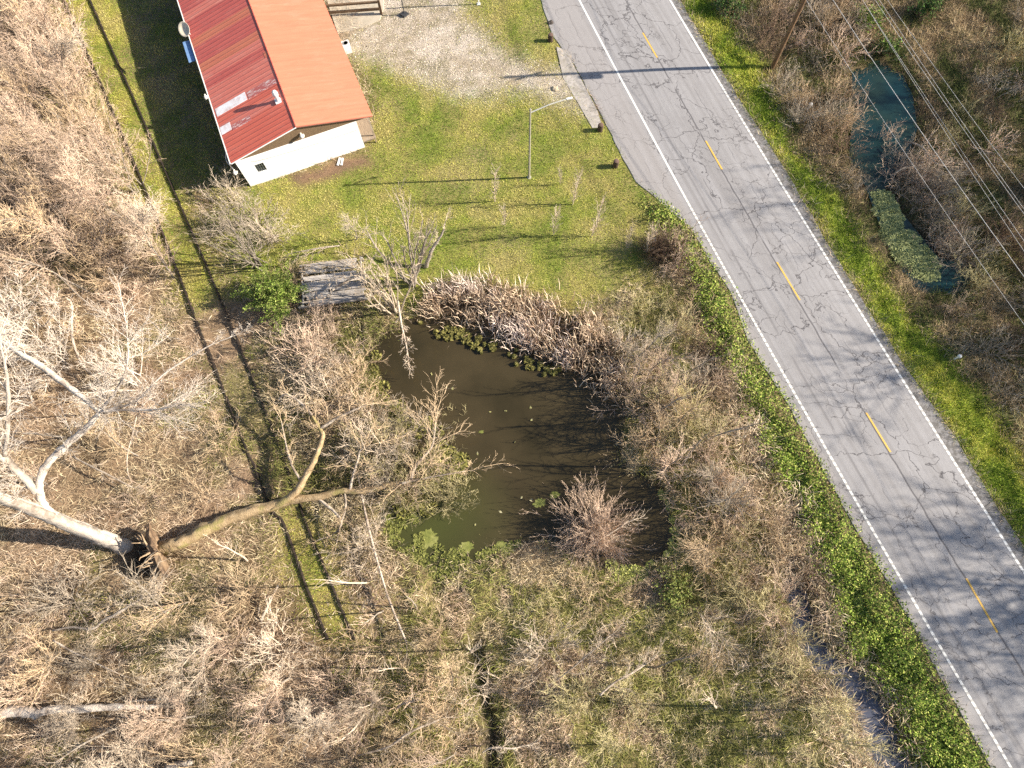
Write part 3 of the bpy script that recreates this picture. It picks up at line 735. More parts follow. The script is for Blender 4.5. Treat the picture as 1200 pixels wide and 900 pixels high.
# the wood on the track's far side, upper half
thicket([(-40,-30),(66,-30),(120,110),(175,250),(200,330),(120,330),(-40,300)], 58, 1.7, 21, ['thin_tree','thin_tree','brush','brush','brush','bare_tree'],
        lab('leafless thin tree in the pinkish tan thicket beside the grassy track', 'leafless twiggy shrub in the pinkish tan thicket beside the grassy track'),
        lab('bare trees of the thicket beside the grassy track', 'bare shrubs of the thicket beside the grassy track'), [TP, TT, TP, TL], (.9, 1.35))
thicket([(-40,300),(110,320),(200,340),(260,500),(300,590),(180,600),(-40,560)], 22, 2.0, 22, ['brush','low_brush','low_brush','thin_tree','pole_tree'],
        lab('thin bare tree below the crown of the pale forked tree', 'tan shrub below the crown of the pale forked tree'),
        lab('bare trees under the pale forked tree', 'shrubs under the pale forked tree'), [TP, TT, TT], (.7, 1.1))
thicket([(-40,690),(160,690),(310,650),(345,770),(430,800),(430,940),(-40,940)], 34, 1.9, 23, ['low_brush','low_brush','brush','thin_tree','pole_tree'],
        lab('thin bare tree in the brush around the fallen pale branches', 'tangled dead shrub in the brush around the fallen pale branches'),
        lab('bare trees around the fallen branches', 'dead shrubs around the fallen branches'), [TP, TL, TT, TG], (.75, 1.2))
thicket([(425,650),(440,620),(470,690),(560,760),(555,900),(430,940),(420,770)], 18, 1.8, 24, ['brush','low_brush','thin_tree','pole_tree'],
        lab('slim bare tree between the old rails and the dark drain', 'tan shrub between the old rails and the dark drain'),
        lab('slim trees between the rails and the drain', 'shrubs between the rails and the drain'), [TP, TL, TT], (.8, 1.2))
thicket([(600,720),(720,680),(900,700),(960,800),(1040,940),(600,940)], 26, 2.2, 25, ['low_brush','brush','low_brush','thin_tree','pole_tree','low_brush'],
        lab('thin leaning bare tree in the rough grass below the pond', 'low straw coloured shrub in the rough grass below the pond'),
        lab('thin trees in the rough grass below the pond', 'low shrubs in the rough grass below the pond'), [TS, TT, TS, TL], (.7, 1.1))
thicket([(735,470),(800,470),(880,640),(920,720),(840,720),(815,665),(808,585),(770,545),(742,540)], 22, 1.25, 26, ['brush','brush','low_brush'],
        lab('', 'dense tan shrub on the bank between the pond and the roadside creeper'), lab('', 'shrubs between the pond and the creeper'), [TS, TT, TS, TP], (.8, 1.15))
thicket([(735,350),(770,320),(830,420),(800,470),(730,460)], 8, 1.4, 27, ['low_brush','brush'],
        lab('', 'olive grey shrub between the reed bed and the roadside creeper'), lab('', 'shrubs beside the reed bed'), [TS, TG], (.7, 1.0))
thicket([(790,300),(806,318),(870,480),(925,610),(950,690),(925,690),(880,590),(830,470)], 16, 1.2, 28, ['brush','low_brush'],
        lab('', 'reddish brown bramble tangle at the foot of the creeper bank'), lab('', 'brambles at the foot of the creeper bank'), [TB, TT, TP], (.6, .9))
thicket([(865,10),(990,-40),(1010,60),(1002,200),(996,235),(950,165),(905,80)], 26, 1.5, 29, ['brush','low_brush','brush'],
        lab('', 'grey brown shrub between the bright verge and the dark pool'), lab('', 'shrubs between the bright verge and the dark pool'), [TB, TT, TG, TP], (.7, 1.0))
thicket([(1075,140),(1200,20),(1240,240),(1240,580),(1180,470),(1095,375),(1135,310),(1085,240)], 34, 2.1, 30, ['low_brush','brush'],
        lab('', 'brown shrub in the dark marsh under the power lines'), lab('', 'shrubs in the marsh under the power lines'), [TB, TG, TS, TP], (.7, 1.1))
thicket([(1060,150),(1085,190),(1130,290),(1120,300),(1080,240),(1050,205)], 9, .9, 31, ['low_brush'],
        lab('', 'tangle of dead grey twigs lying in the dark pool'), lab('', 'dead twig tangles in the pool'), [TP, TG], (.8, 1.1))
thicket([(335,385),(412,385),(420,460),(470,520),(520,560),(440,575),(370,480)], 18, 1.3, 32, ['brush','low_brush','brush'],
        lab('', 'grey leafless shrub on the pond bank behind the fallen trunk'), lab('', 'leafless shrubs behind the fallen trunk'), [TG, TP, TL, TT], (.8, 1.15))

thicket([(735,420),(800,420),(850,600),(840,660),(810,600),(755,545)], 14, 1.5, 33, ['thin_tree', 'pole_tree', 'thin_tree'], lab('slender bare tree leaning on the bank between the pond and the roadside creeper', ''), lab('slender trees between the pond and the creeper', ''), [TG, TT, TP], (.9, 1.3))
thicket([(1040,150),(1080,190),(1135,290),(1150,330),(1090,240)], 10, 1.0, 34, ['brush', 'low_brush'], lab('', 'tangle of dead grey twigs lying in the dark pool'), lab('', 'dead twig tangles in the pool'), [TP, TG], (.6, .9))
thicket([(-40,700),(160,700),(320,680),(360,800),(540,820),(540,940),(-40,940)], 12, 3.2, 35, ['bare_tree'], lab('small leafless tree with pale forked limbs in the brush around the fallen pale branches', ''), lab('small pale trees around the fallen branches', ''), [TL, TP], (.6, .85))
thicket([(-40,-30),(62,-30),(120,120),(178,260),(190,320),(100,340),(-40,330)], 42, 1.8, 36, ['fine_tree'], lab('slender hazy leafless tree crowding the pinkish tan thicket', ''), lab('slender trees crowding the thicket', ''), [TP, TT, TP], (.9, 1.3))
thicket([(432,455),(470,480),(535,500),(548,560),(520,600),(470,590),(430,560)], 20, 1.05, 37, ['low_brush', 'brush'], lab('', 'olive grey drowned shrub in the crown of the fallen tree'), lab('', 'drowned shrubs in the fallen crown'), [TS, TS, TG], (.6, .85))
def label_plant(kind, px, py, s, label, mats, lean=None, v=None, name=None, sz=None, group=None):
    p = GH(px, py); return plant(kind, p[0], p[1], s, label, group, mats, lean, None, v, name, sz)
label_plant('round_bush', 692, 622, 1.3, 'large round pinkish bare bush growing out of the pond', TP, v=0)
for (px, py), l in zip(((952,838), (947,858), (958,820)), ('tall thin bare tree beside the ditch, middle of the three casting dark bars', 'tall thin bare tree beside the ditch, lowest of the three casting dark bars', 'tall thin bare tree beside the ditch, topmost of the three casting dark bars')):
    label_plant('thin_tree', px, py, 1.0, l, TS)
label_plant('round_bush', 768, 296, .72, 'brown dense shrub standing at the corner of lawn and road', TB, v=1)
label_plant('brush', 790, 300, 1.0, 'dark reddish shrub beside the corner shrub on the creeper', TB)
for (px, py), l in zip(((347,322), (430,345), (380,362), (415,309)), ('tan shrub growing over the end of the old deck by the evergreen', 'tan shrub at the deck corner beneath the whitish tree', 'low tan shrub along the pond side of the old deck', 'small tan shrub behind the old deck')):
    label_plant('low_brush', px, py, .8, l, TT)
label_plant('sapling', 757, 296, 1.5, 'pale slender upright sapling in front of the brown corner shrub', TL)
label_plant('vase_tree', 484, 332, 1.1, 'multi stemmed bare tree with upright pale limbs above the pond on the lawn', ('trunk_grey', 'twig_pale'), v=0)
label_plant('vase_tree', 462, 362, .85, 'many stemmed whitish tree rooted at the pond corner beside the old deck', ('twig_pale', 'twig_pale'), v=1)
label_plant('vase_tree', 305, 310, .8, 'grey twiggy tree between white gable wall and evergreen bush', ('trunk_grey', 'twig_grey'), v=2)
label_plant('thin_tree', 415, 285, 1.0, 'slim grey tree between the old deck and the bare soil', ('trunk_grey', 'twig_grey'))
for (px, py), s in zip(((300,262),(275,240),(320,285),(262,275)), (1.1, .9, 1.0, .9)):
    label_plant('brush', px, py, s, 'grey brown leafless shrub at the foot of the white gable wall', TG, group='shrubs by the gable wall')
for i, (px, py, s, l) in enumerate(((580,236,1.1,'tall slender bare sapling on the lawn, closest to the lamp post shadow'), (671,240,1.0,'slender bare sapling on the lawn, nearest to the brown bollards'),
        (592,265,.9,'small feathery bare sapling on the lawn in line with the round pond bush'), (648,276,1.0,'pale bare sapling standing mid lawn below the lamp post'), (657,216,.6,'smallest bare sapling on the lawn, just beside the lamp post'),
        (693,277,1.1,'bushy bare sapling at the lawn edge towards the road'), (733,293,.9,'bare sapling beside the brown corner shrub on the lawn'))):
    label_plant('sapling', px, py, s * 1.35, l, ('twig_grey', 'twig_pale'), v=i)
# broad leaved evergreen: leaf clusters on stems
def leafy(name, px, py, rad, hgt, n, pal, label, cat='shrub', leaf=(.10, .26), core=.25):
    p = GH(px, py); r = np.random.default_rng(int(px * 7 + py))
    o = thing(name, label, cat, tuple(p))
    A = tree_arrays(int(px), dict(H=hgt * .95, r=.02, stems=70, lean=(3, 62), foot=.4, n=[5, 3], wob=.1, up=[.02, .0], start=[.3], kids=[2], ang=(20, 50), ratio=.35, thin=.6, rmin=.007, max=1))
    link('stem', lump_mesh('stem', A, [3, 3]), M['twig_tan'], o)
    ends = A[A[:, 0] >= 0][:, 4:7]; ends = ends[ends[:, 2] > .25 * hgt]
    k = r.integers(0, len(ends), n)
    c = ends[k] + r.normal(0, .09, (n, 3))
    d = r.normal(0, 1, (n, 3)); d[:, 2] = np.abs(d[:, 2]) * .6; d /= np.linalg.norm(d, axis=1)[:, None]
    s = np.cross(d, r.normal(0, 1, (n, 3))); s /= np.linalg.norm(s, axis=1)[:, None]
    L = r.uniform(*leaf, n)[:, None]; w = L * .22
    V = np.stack([c, c + d*L*.5 + s*w, c + d*L, c + d*L*.5 - s*w], 1).reshape(-1, 3)
    pal = np.array(pal); col = np.repeat(pal[r.integers(0, len(pal), n)] * r.uniform(.75, 1.25, (n, 1)), 4, 0)
    link('foliage', np_mesh('foliage', V, [np.arange(4*n).reshape(-1, 4)], col), M['veg'], o)
    return o
EVG = [(.09,.15,.02),(.17,.25,.04),(.27,.35,.07),(.40,.43,.13)]
leafy('evergreen_shrub', 327, 352, 1.5, 2.5, 16000, EVG, 'bright green leafy evergreen bush beside the old grey deck', leaf=(.07, .17))
leafy('leafy_shrub', 1010, 30, 1.0, 1.6, 1500, [(.10,.17,.03),(.15,.22,.04)], 'small green leafy shrub at the top of the dark pool')
leafy('leafy_shrub', 1035, 60, 1.0, 1.3, 1200, [(.05,.10,.03),(.14,.22,.04)], 'dark green leafy shrub overhanging the end of the dark pool')
leafy('leafy_shrub', 1080, 15, 1.0, 1.3, 1300, [(.05,.11,.03),(.10,.18,.04)], 'deep green leafy shrub behind the power lines')
leafy('leafy_shrub', 850, 12, 1.0, 1.6, 1800, [(.05,.10,.03),(.10,.17,.04)], 'dark green leafy shrub at the bright verge above the utility pole')
leafy('leafy_shrub', 790, 690, 1.0, 1.0, 1200, [(.16,.19,.05),(.22,.24,.07)], 'olive green low shrub beside the narrow end of the pond')
# water crowfoot and weeds along the fallen crown: olive leaf mats standing out of the water
def clumps(name, pts, n, size, pal, label, cat, z=-.36, lift=.25, seed=3, per=60):
    r = np.random.default_rng(seed); C = np.array(spread(pts, n, .25, seed)); C = C[fbm(C[:, 0], C[:, 1], seed + 77, .7) > .42]; n = len(C)
    k = np.repeat(np.arange(n), per); N = len(k)
    sz = r.uniform(*size, n)
    a = r.uniform(0, 2*math.pi, N); q = np.sqrt(r.random(N)) * sz[k]
    c = np.stack([C[k, 0] + q*np.cos(a), C[k, 1] + q*np.sin(a), z + r.random(N) * lift * (1 - .5*q/sz[k])], 1)
    d = r.normal(0, 1, (N, 3)); d[:, 2] *= .35; d /= np.linalg.norm(d, axis=1)[:, None]
    s = np.cross(d, [0, 0, 1.0] + r.normal(0, .3, (N, 3))); s /= np.linalg.norm(s, axis=1)[:, None]
    L = r.uniform(.06, .16, N)[:, None]; w = L * .5
    V = np.stack([c - d*L + 0*s, c + s*w, c + d*L, c - s*w], 1).reshape(-1, 3)
    pal = np.array(pal); col = np.repeat(pal[r.integers(0, len(pal), N)] * r.uniform(.8, 1.2, (N, 1)), 4, 0)
    return tag(link(name, np_mesh(name, V, [np.arange(4*N).reshape(-1, 4)], col), M['veg']), label, cat, kind='stuff')
clumps('water_weed', [(440,400),(450,470),(500,485),(545,540),(520,600),(470,600),(440,560),(425,480)], 300, (.15, .55), [(.19,.18,.05),(.28,.25,.08),(.12,.12,.03)], 'olive water weed around the limbs of the fallen tree', 'water weed', seed=4)
clumps('shore_weed', [(485,372),(560,388),(600,405),(660,430),(640,440),(590,420),(540,405),(490,390)], 70, (.06, .28), [(.16,.15,.045),(.24,.21,.07),(.12,.11,.03)], 'yellow olive weed along the foot of the reed bed', 'water weed', seed=5)
clumps('pond_scum', [(450,600),(480,590),(500,640),(560,648),(620,630),(640,640),(560,672),(500,676),(450,650)], 130, (.05, .3), [(.18,.19,.05),(.24,.24,.07),(.13,.14,.035)], 'yellow green scum along the near shore of the pond', 'pond scum', z=-.392, lift=.02, seed=6)
clumps('duckweed', [(715,660),(760,668),(790,640),(790,600),(775,575),(795,575),(800,650),(780,690),(725,690)], 150, (.06, .4), [(.30,.31,.09),(.38,.38,.13),(.22,.24,.06)], 'pale green duckweed round the narrow end of the pond', 'duckweed', z=-.392, lift=.05, seed=8)
clumps('pool_scum', [(1028,220),(1046,222),(1070,262),(1100,300),(1112,318),(1090,325),(1062,310),(1040,270)], 330, (.08, .55), [(.32,.35,.15),(.38,.40,.18),(.24,.27,.11)], 'flat green scum covering the lower half of the marsh pool', 'pond scum', z=-.545, lift=.01, seed=9, per=90)
clumps('floating_flecks', [(470,420),(560,430),(690,500),(700,580),(620,600),(560,620),(500,560),(555,510)], 16, (.02, .06), [(.30,.28,.12),(.40,.36,.22),(.20,.19,.07)], 'tiny leaf flecks floating on the open brown water', 'floating leaves', z=-.392, lift=.01, seed=12, per=3)
# clearly separate algae mats
alg = nmat('algae', (.21, .22, .055), (.13, .145, .035), 5, .9, .9, (.30, .29, .10))
for px, py, rx, ry, l in ((502,632,.9,.75,'largest yellow green algae mat floating near the fallen branches'), (546,641,.6,.45,'rounded algae mat floating along the near shore of the pond'), (588,640,.62,.38,'algae mat against the near shore grass of the pond'),
                      (632,590,.5,.4,'algae mat touching the round pink bush in the pond'), (650,580,.4,.3,'small algae mat tucked above the round pink bush'), (564,506,.2,.12,'tiny leaf green algae fleck alone in open brown water'), (460,632,.5,.4,'algae mat in the corner of the pond below the fallen limb')):
    c = G(px, py, -.39); r = random.Random(px)
    ph = [r.uniform(0, 6.28) for _ in range(4)]
    aa = np.linspace(0, 2*math.pi, 150, endpoint=False)
    rg = .62 + .55 * fbm(np.cos(aa) * 1.3 + px, np.sin(aa) * 1.3 + py, 301, 1.0, 2) * 1.1 + .45 * (fbm(np.cos(aa) * 5 + px, np.sin(aa) * 5 + py, 305, 1.0, 4) - .5) * 2
    pts = [(c[0] + rx*q*math.cos(a), c[1] + ry*q*math.sin(a)) for a, q in zip(aa, np.clip(rg * .85, .3, 1.5))]
    tag(MB().prism(pts, -.42, -.385).build('algae_mat', alg), l, 'algae')
# ------------------------------------------------------------------ traced limbs
def limb(pts, k=6):
    """pts: (px, py, z, r) -> smooth world polyline rows x y z r"""
    return spline([[*G(px, py, z), r] for px, py, z, r in pts], k)
def tubes(lines, mat, name, parent=None, n=10, rough=.06, seed=1):
    mb = MB(); r = np.random.default_rng(seed)
    for L in lines:
        rad = L[:, 3] * (1 + r.normal(0, rough, len(L)))
        P = L[:, :3] + r.normal(0, 1, (len(L), 3)) * L[:, 3:4] * .08
        V, Fs = tube_arrays(P, rad, n)
        jit = r.normal(0, .09, (1, n)) + r.normal(0, .05, (len(P), n))           # bark ridges and lumps
        V = np.repeat(P, n, 0) + (V - np.repeat(P, n, 0)) * (1 + jit.reshape(-1, 1))
        mb.add(V, Fs)
    return mb.build(name, mat, parent, smooth=True)
TW = dict(n=[6, 5, 3], wob=.13, up=[.0, .0, .0], start=[.1, .2], kids=[2, 1], ang=(20, 60), ratio=.55, thin=.55, rmin=.010, max=2)
def spray(lines, S, seed, every=2, L=(1.2, 2.6), r0=.03, start=.3, up=0.0, zmin=None):
    r0 = r0 * .7
    """side branches that leave along the traced limbs"""
    r = np.random.default_rng(seed); out = []
    for P in lines:
        m = len(P)
        for i in range(int(m * start), m, every):
            t = P[min(i + 1, m - 1), :3] - P[max(i - 1, 0), :3]; t = norm(t)
            perp = norm(np.cross(t, r.normal(0, 1, 3)))
            a = math.radians(r.uniform(25, 65))
            d = norm(t * math.cos(a) + perp * math.sin(a) + np.array([0, 0, up]))
            if d[2] < -.3: d[2] *= -.5
            grow(r, P[i, :3], norm(d), r.uniform(*L), min(r0, P[i, 3] * .6), 0, S, out)
        grow(r, P[-1, :3], norm(P[-1, :3] - P[-2, :3]), L[1], min(r0 * 1.3, P[-1, 3]), 0, S, out)
    A = np.array(out)
    if zmin is not None:
        lo = zmin
        for c in (3, 6): A[:, c] = np.maximum(A[:, c], lo + .02 * r.random(len(A)))
    return A
# --- the uprooted tree across the track and into the pond
main = limb([(190,643,.85,.46),(222,631,.9,.42),(258,612,.80,.41),(300,598,.75,.37),(340,587,.8,.27),(375,582,.9,.23),(398,576,.95,.21),(425,576,.9,.19),(455,569,.95,.17),(481,564,1.0,.14)])
fork = limb([(318,594,.8,.28),(343,580,1.2,.26),(358,558,1.7,.23),(372,530,2.1,.20),(378,510,2.3,.17),(372,498,2.4,.13),(366,488,2.5,.10)])
l1 = limb([(481,563,1.0,.13),(486,548,1.1,.11),(505,525,1.2,.07),(509,508,1.3,.05),(511,490,1.3,.03)])
l2 = limb([(478,565,1.0,.10),(472,566,1.2,.08),(500,560,1.0,.06),(545,552,.9,.03)], 5)
l3 = limb([(410,576,.95,.10),(413,560,1.3,.08),(419,540,1.6,.07),(424,526,1.8,.05),(440,520,2.0,.03)])
l4 = limb([(376,502,2.4,.13),(392,492,2.4,.10),(412,482,2.5,.08),(430,474,2.5,.04)])
l5 = limb([(370,582,.8,.09),(392,600,1.0,.08),(400,612,.9,.06),(392,625,.6,.05),(370,634,.3,.03)])
l6 = limb([(404,577,.9,.08),(405,595,1.1,.07),(398,618,.8,.05),(394,640,.4,.03)])
l7 = limb([(366,486,2.6,.11),(350,470,2.6,.09),(335,462,2.3,.07),(325,470,1.7,.04)])
l8 = limb([(352,562,1.5,.10),(342,545,2.4,.08),(335,520,3.0,.06),(330,495,3.3,.04)])
l9 = limb([(380,508,2.4,.10),(385,470,3.0,.08),(400,430,3.2,.06),(395,395,3.0,.04)])
ft = thing('fallen_tree', 'huge uprooted mossy tree fallen across the old rails into the pond', 'fallen tree', tuple(GH(190, 643)))
o_inv = Vector(ft.location)
def under(o, root):                                           # world-built mesh becomes a child of a placed Empty
    o.parent = root; o.matrix_parent_inverse = Matrix.Translation(root.location).inverted(); return o
under(tubes([main], M['trunk_moss'], 'trunk', n=14, seed=3), ft)
for nm, ls in (('limb', [fork]), ('limb', [l1]), ('limb', [l2]), ('limb', [l3]), ('limb', [l4]), ('limb', [l5]), ('limb', [l6]), ('limb', [l7]), ('limb', [l8])):
    o = under(tubes(ls, M['trunk_moss'] if ls[0] is fork else M['deadwood'], nm, n=9, seed=5), ft)
A = spray([l1, l2], dict(TW, wob=.18), 41, 2, (1.0, 2.6), .03, .2, .05, -.3)
A = np.concatenate([A, spray([l3, l4], dict(TW, wob=.18), 42, 2, (.8, 2.0), .03, .2, .02, -.2), spray([l5, l6, l7, l8, fork[20:]], dict(TW, wob=.18), 43, 4, (.6, 1.5), .025, .3, .02, -.1), spray([main[36:]], dict(TW, wob=.18), 44, 2, (.8, 1.8), .03, .0, .02, -.3)])
under(link('twigs', lump_mesh('twigs', A, [4, 3, 3]), M['twig_tan']), ft)
# root plate
r = np.random.default_rng(9)
c0 = G(186, 647, .75); ax = norm(main[0, :3] - main[4, :3] + np.array([0, -.25, .35]))
u1 = norm(np.cross(ax, [0, 0, 1.0])); u2 = np.cross(u1, ax)
V, Fq = [], []
nr_, na_ = 7, 26
for side in (0, 1):
    for i in range(nr_):
        for j in range(na_):
            a = j * 2 * math.pi / na_; q = (i / (nr_ - 1)) * 1.55 * (1 + .22 * math.sin(3*a) + .15 * math.sin(5*a + 1) + r.normal(0, .06))
            V.append(c0 + ax * ((.38 - .3*(i/(nr_-1))**2 + r.normal(0, .07)) if side else (-.15 + r.normal(0, .04))) + u1 * q * math.cos(a) + u2 * q * math.sin(a) * .8)
V = np.array(V); V[:, 2] = np.maximum(V[:, 2], -.1)
def pid(s_, i, j): return s_*nr_*na_ + i*na_ + j % na_
for s_ in (0, 1):
    for i in range(nr_-1):
        for j in range(na_): Fq.append([pid(s_,i,j), pid(s_,i+1,j), pid(s_,i+1,j+1), pid(s_,i,j+1)])
for j in range(na_): Fq.append([pid(0,nr_-1,j), pid(1,nr_-1,j), pid(1,nr_-1,j+1), pid(0,nr_-1,j+1)])
under(link('root_plate', np_mesh('root_plate', V, [np.array(Fq)]), M['root']), ft)
lines = []
for k in range(34):
    a = r.uniform(0, 2*math.pi); out = u1*math.cos(a) + u2*math.sin(a)
    p = c0 + ax*.15 + out*.4; pts = [[*p, .13*r.uniform(.4, 1)]]; d = norm(out + ax*r.uniform(.1, .9))
    for s_ in range(5):
        p = p + d*r.uniform(.2, .38); d = norm(d + r.normal(0, .3, 3)); p[2] = max(p[2], .02)
        pts.append([*p, pts[0][3]*(1 - .17*(s_+1))])
    lines.append(spline(pts, 3))
under(tubes(lines, M['root_wood'], 'roots', n=6, seed=8), ft)
# --- pale forked standing tree
pt = thing('pale_tree', 'standing tree with thick whitish trunk and forked pale limbs beside the root plate', 'tree', tuple(GH(148, 640)))
tA = limb([(150,641,-.1,.46),(128,634,1.0,.40),(98,622,2.6,.36),(62,607,4.6,.33),(28,594,6.4,.30),(-10,578,8.2,.27),(-70,556,11,.2)])
tB = limb([(136,630,.9,.20),(112,622,1.8,.20),(84,611,3.2,.19),(52,597,5.0,.17),(20,585,6.8,.15),(-30,570,9,.12)])
tC = limb([(64,607,4.5,.24),(52,592,5.2,.23),(46,572,6.0,.22),(52,549,6.7,.21),(72,527,7.3,.20),(95,507,7.9,.18),(112,489,8.4,.15),(119,478,8.7,.10)])
tD = limb([(44,577,5.9,.24),(30,562,6.6,.22),(12,544,7.4,.20),(0,536,8.0,.18),(-40,520,9.5,.14)])
tE = limb([(117,483,8.5,.13),(92,462,8.9,.15),(60,438,9.3,.16),(25,414,9.8,.17),(-5,396,10.2,.17),(-60,365,11,.15)])
tF = limb([(5,535,7.9,.12),(9,505,9.0,.11),(10,470,10.0,.10),(8,440,11.0,.08),(2,410,12,.05)])
tG = limb([(118,482,8.6,.10),(140,452,9.4,.08),(150,420,10.4,.05),(148,380,11.2,.03)], 5)
tH = limb([(118,482,8.6,.09),(150,480,9.0,.07),(180,480,9.3,.05),(205,476,9.6,.03)], 5)
tI = limb([(118,482,8.6,.08),(160,470,9.2,.06),(190,440,9.9,.05),(240,408,10.4,.035),(275,393,10.8,.02)], 5)
under(tubes([tA], M['trunk_pale'], 'trunk', n=14, seed=11), pt); under(tubes([tB], M['trunk_pale'], 'trunk', n=12, seed=12), pt)
for q, L in enumerate((tC, tD, tE, tF, tG, tH, tI)): under(tubes([L], M['trunk_pale'], 'limb', n=10, seed=20 + q), pt)
S2 = dict(TW, up=[.04, .03, .02], wob=.11, ratio=.55, rmin=.009, kids=[3, 1])
A = np.concatenate([spray([tG, tH], S2, 51, 1, (1.0, 2.3), .04, .05, .1), spray([tI], S2, 52, 3, (.5, 1.3), .025, .2, .1), spray([tF, tD], S2, 53, 3, (1.0, 2.6), .05, .1, .1), spray([tC[24:]], S2, 56, 2, (.9, 2.2), .04, .1, .1),
                    spray([tE[16:]], S2, 54, 2, (1.0, 2.6), .05, .1, .1), spray([tA[24:], tB[14:]], S2, 55, 3, (1.2, 2.8), .05, .1, .1)])
under(link('crown', lump_mesh('crown', A, [4, 3, 3]), M['twig_white']), pt)
# whitish crowns rooted outside the corner of the wood
for (px, py, s, l) in ((8,420,1.0,'white barked small tree at the far edge of the pale forked tree crown'), (-10,350,1.1,'white barked tree beyond the end of the long pale limb'), (70,430,.8,'white twiggy small tree below the long straight pale limb'), (160,450,.75,'whitish twiggy small tree under the fan of pale twigs'), (30,470,.9,'white twiggy tree between the vertical pale limb and the fork'), (35,390,1.0,'white twiggy tree crossing the top of the long straight pale limb'), (-15,500,1.1,'white twiggy tree cut by the photo edge beside the thick whitish trunk')):
    label_plant('fine_tree', px, py, s * 1.5, l, ('twig_white', 'twig_white'))
# --- logs and broken branches lying about
def fallen(pts, label, mat='deadwood', sp=None, name='fallen_branch', cat='branch', seed=1, L=(.5, 1.3)):
    line = limb([(a_, b_, c_ + (.3 if name == 'fallen_branch' else 0), d_ * 1.15) for a_, b_, c_, d_ in pts], 5)
    o = thing(name, label, cat, tuple(line[0, :3]))
    under(tubes([line], M[mat], 'stem', n=9, seed=seed, rough=.08), o)
    if sp:
        A = spray([line], dict(TW, wob=.16), seed + 60, sp, L, .03, .25, .05, .05)
        under(link('twigs', lump_mesh('twigs', A, [4, 3, 3]), M['twig_pale']), o)
    return o
fallen([(-20,838,.75,.27),(20,834,.8,.26),(45,836,.8,.24),(60,832,.85,.23),(95,831,.85,.20),(130,829,.8,.17),(165,829,.75,.14),(186,828,.7,.10)], 'thick pale log lying in the brush among fallen branches', 'trunk_pale', 4, 'fallen_log', 'log', 2)
fallen([(62,739,.3,.05),(85,735,.5,.06),(108,737,.6,.07),(122,727,.7,.08),(136,720,.8,.08),(155,708,.7,.06),(170,700,.5,.05),(184,697,.4,.04)], 'crooked pale branch lying below the root plate', sp=3, seed=3)
fallen([(62,750,.3,.05),(82,762,.5,.05),(105,773,.6,.04),(125,783,.5,.03),(145,792,.4,.02)], 'straight pale branch lying between crooked branch and log', sp=3, seed=4)
fallen([(150,822,.3,.05),(175,820,.5,.05),(200,818,.5,.03),(222,815,.4,.02)], 'thin grey branch touching the end of the pale log', sp=2, seed=5)
fallen([(85,535,.5,.05),(110,548,.6,.05),(132,559,.5,.05),(155,571,.4,.04)], 'pale straight stick below the crown of the pale forked tree', sp=3, seed=6)
fallen([(160,488,1.5,.03),(155,510,1.5,.03),(149,535,1.2,.03),(150,555,.8,.03),(155,567,.3,.02)], 'thin hanging curved branch under the fan of pale twigs', sp=None, seed=7)
fallen([(85,358,.3,.07),(84,385,.5,.08),(87,405,.6,.07),(97,428,.6,.06),(112,442,.4,.05)], 'curved tan branch lying under the crown of whitish trees', sp=3, seed=8)
fallen([(306,728,.1,.09),(313,712,.4,.08),(319,699,.7,.07),(326,686,1.0,.05)], 'broken pale snag leaning beside the lower rails', sp=None, seed=9, name='broken_snag', cat='snag')
fallen([(195,900,.2,.2),(208,897,.25,.2),(225,894,.2,.18)], 'short stubby pale log end lying alone in the dark brush', 'trunk_pale', None, 'fallen_log', 'log', 10)
fallen([(236,738,.2,.03),(238,765,.5,.035),(240,790,.5,.03),(241,812,.3,.02)], 'slim upright looking pale branch in the brush below the rails', sp=2, seed=11)
fallen([(565,882,.2,.03),(577,876,.4,.05),(600,877,.5,.05),(614,874,.3,.03)], 'pale forked branch lying across the dark drain', sp=3, seed=12)
fallen([(420,885,.3,.04),(455,875,.5,.05),(480,858,.7,.06),(515,843,.5,.04)], 'long pale branch sloping through brush left of the dark drain'.replace(' left of', ' beside'), sp=2, seed=13, L=(.8, 2.0))
fallen([(1108,812,.3,.05),(780,870,.3,.05)][:0] or [(1000,0,0,0)][:0] or [(703,815,1.2,.06),(720,800,1.0,.05),(740,789,.7,.05),(757,778,.5,.04)], 'pale feathered branch lying in the rough grass below the pond', sp=2, seed=14, L=(.6, 1.6))
fallen([(420,560,.3,.05),(430,610,.4,.06),(440,650,.5,.06),(455,700,.4,.05),(475,750,.3,.05)], 'long straight pale stem lying from the fallen tree towards the drain', sp=3, seed=15)
fallen([(466,352,1.4,.07),(470,378,1.3,.06),(476,405,1.0,.05),(479,424,.7,.03)], 'dead white branch reaching over the pond from the whitish tree', sp=1, seed=16, L=(.4, 1.0))
fallen([(350,355,.8,.03),(378,350,.9,.05),(392,338,1.0,.06),(404,331,1.2,.07),(425,318,1.6,.06)], 'pale crooked branch lying across the old grey deck', sp=3, seed=17)
fallen([(398,288,.4,.05),(380,290,.6,.05),(362,293,.6,.04),(345,296,.3,.03)], 'pale straight branch lying on the grass behind the old deck', sp=3, seed=18)
fallen([(499,313,.0,.15),(502,304,.9,.13),(506,293,1.7,.11),(512,284,2.3,.08),(519,272,3.0,.06),(521,262,3.6,.04)], 'dark broken trunk standing beside the multi stemmed tree', 'trunk_grey', 5, 'broken_snag', 'snag', 19, (.5, 1.2))
fallen([(690,640,.2,.04),(712,627,.6,.05),(640,665,.2,.03)][:2] + [(735,612,.9,.04)], 'slim leaning stem under the round pink bush', sp=3, seed=20, name='leaning_stem', cat='stem')
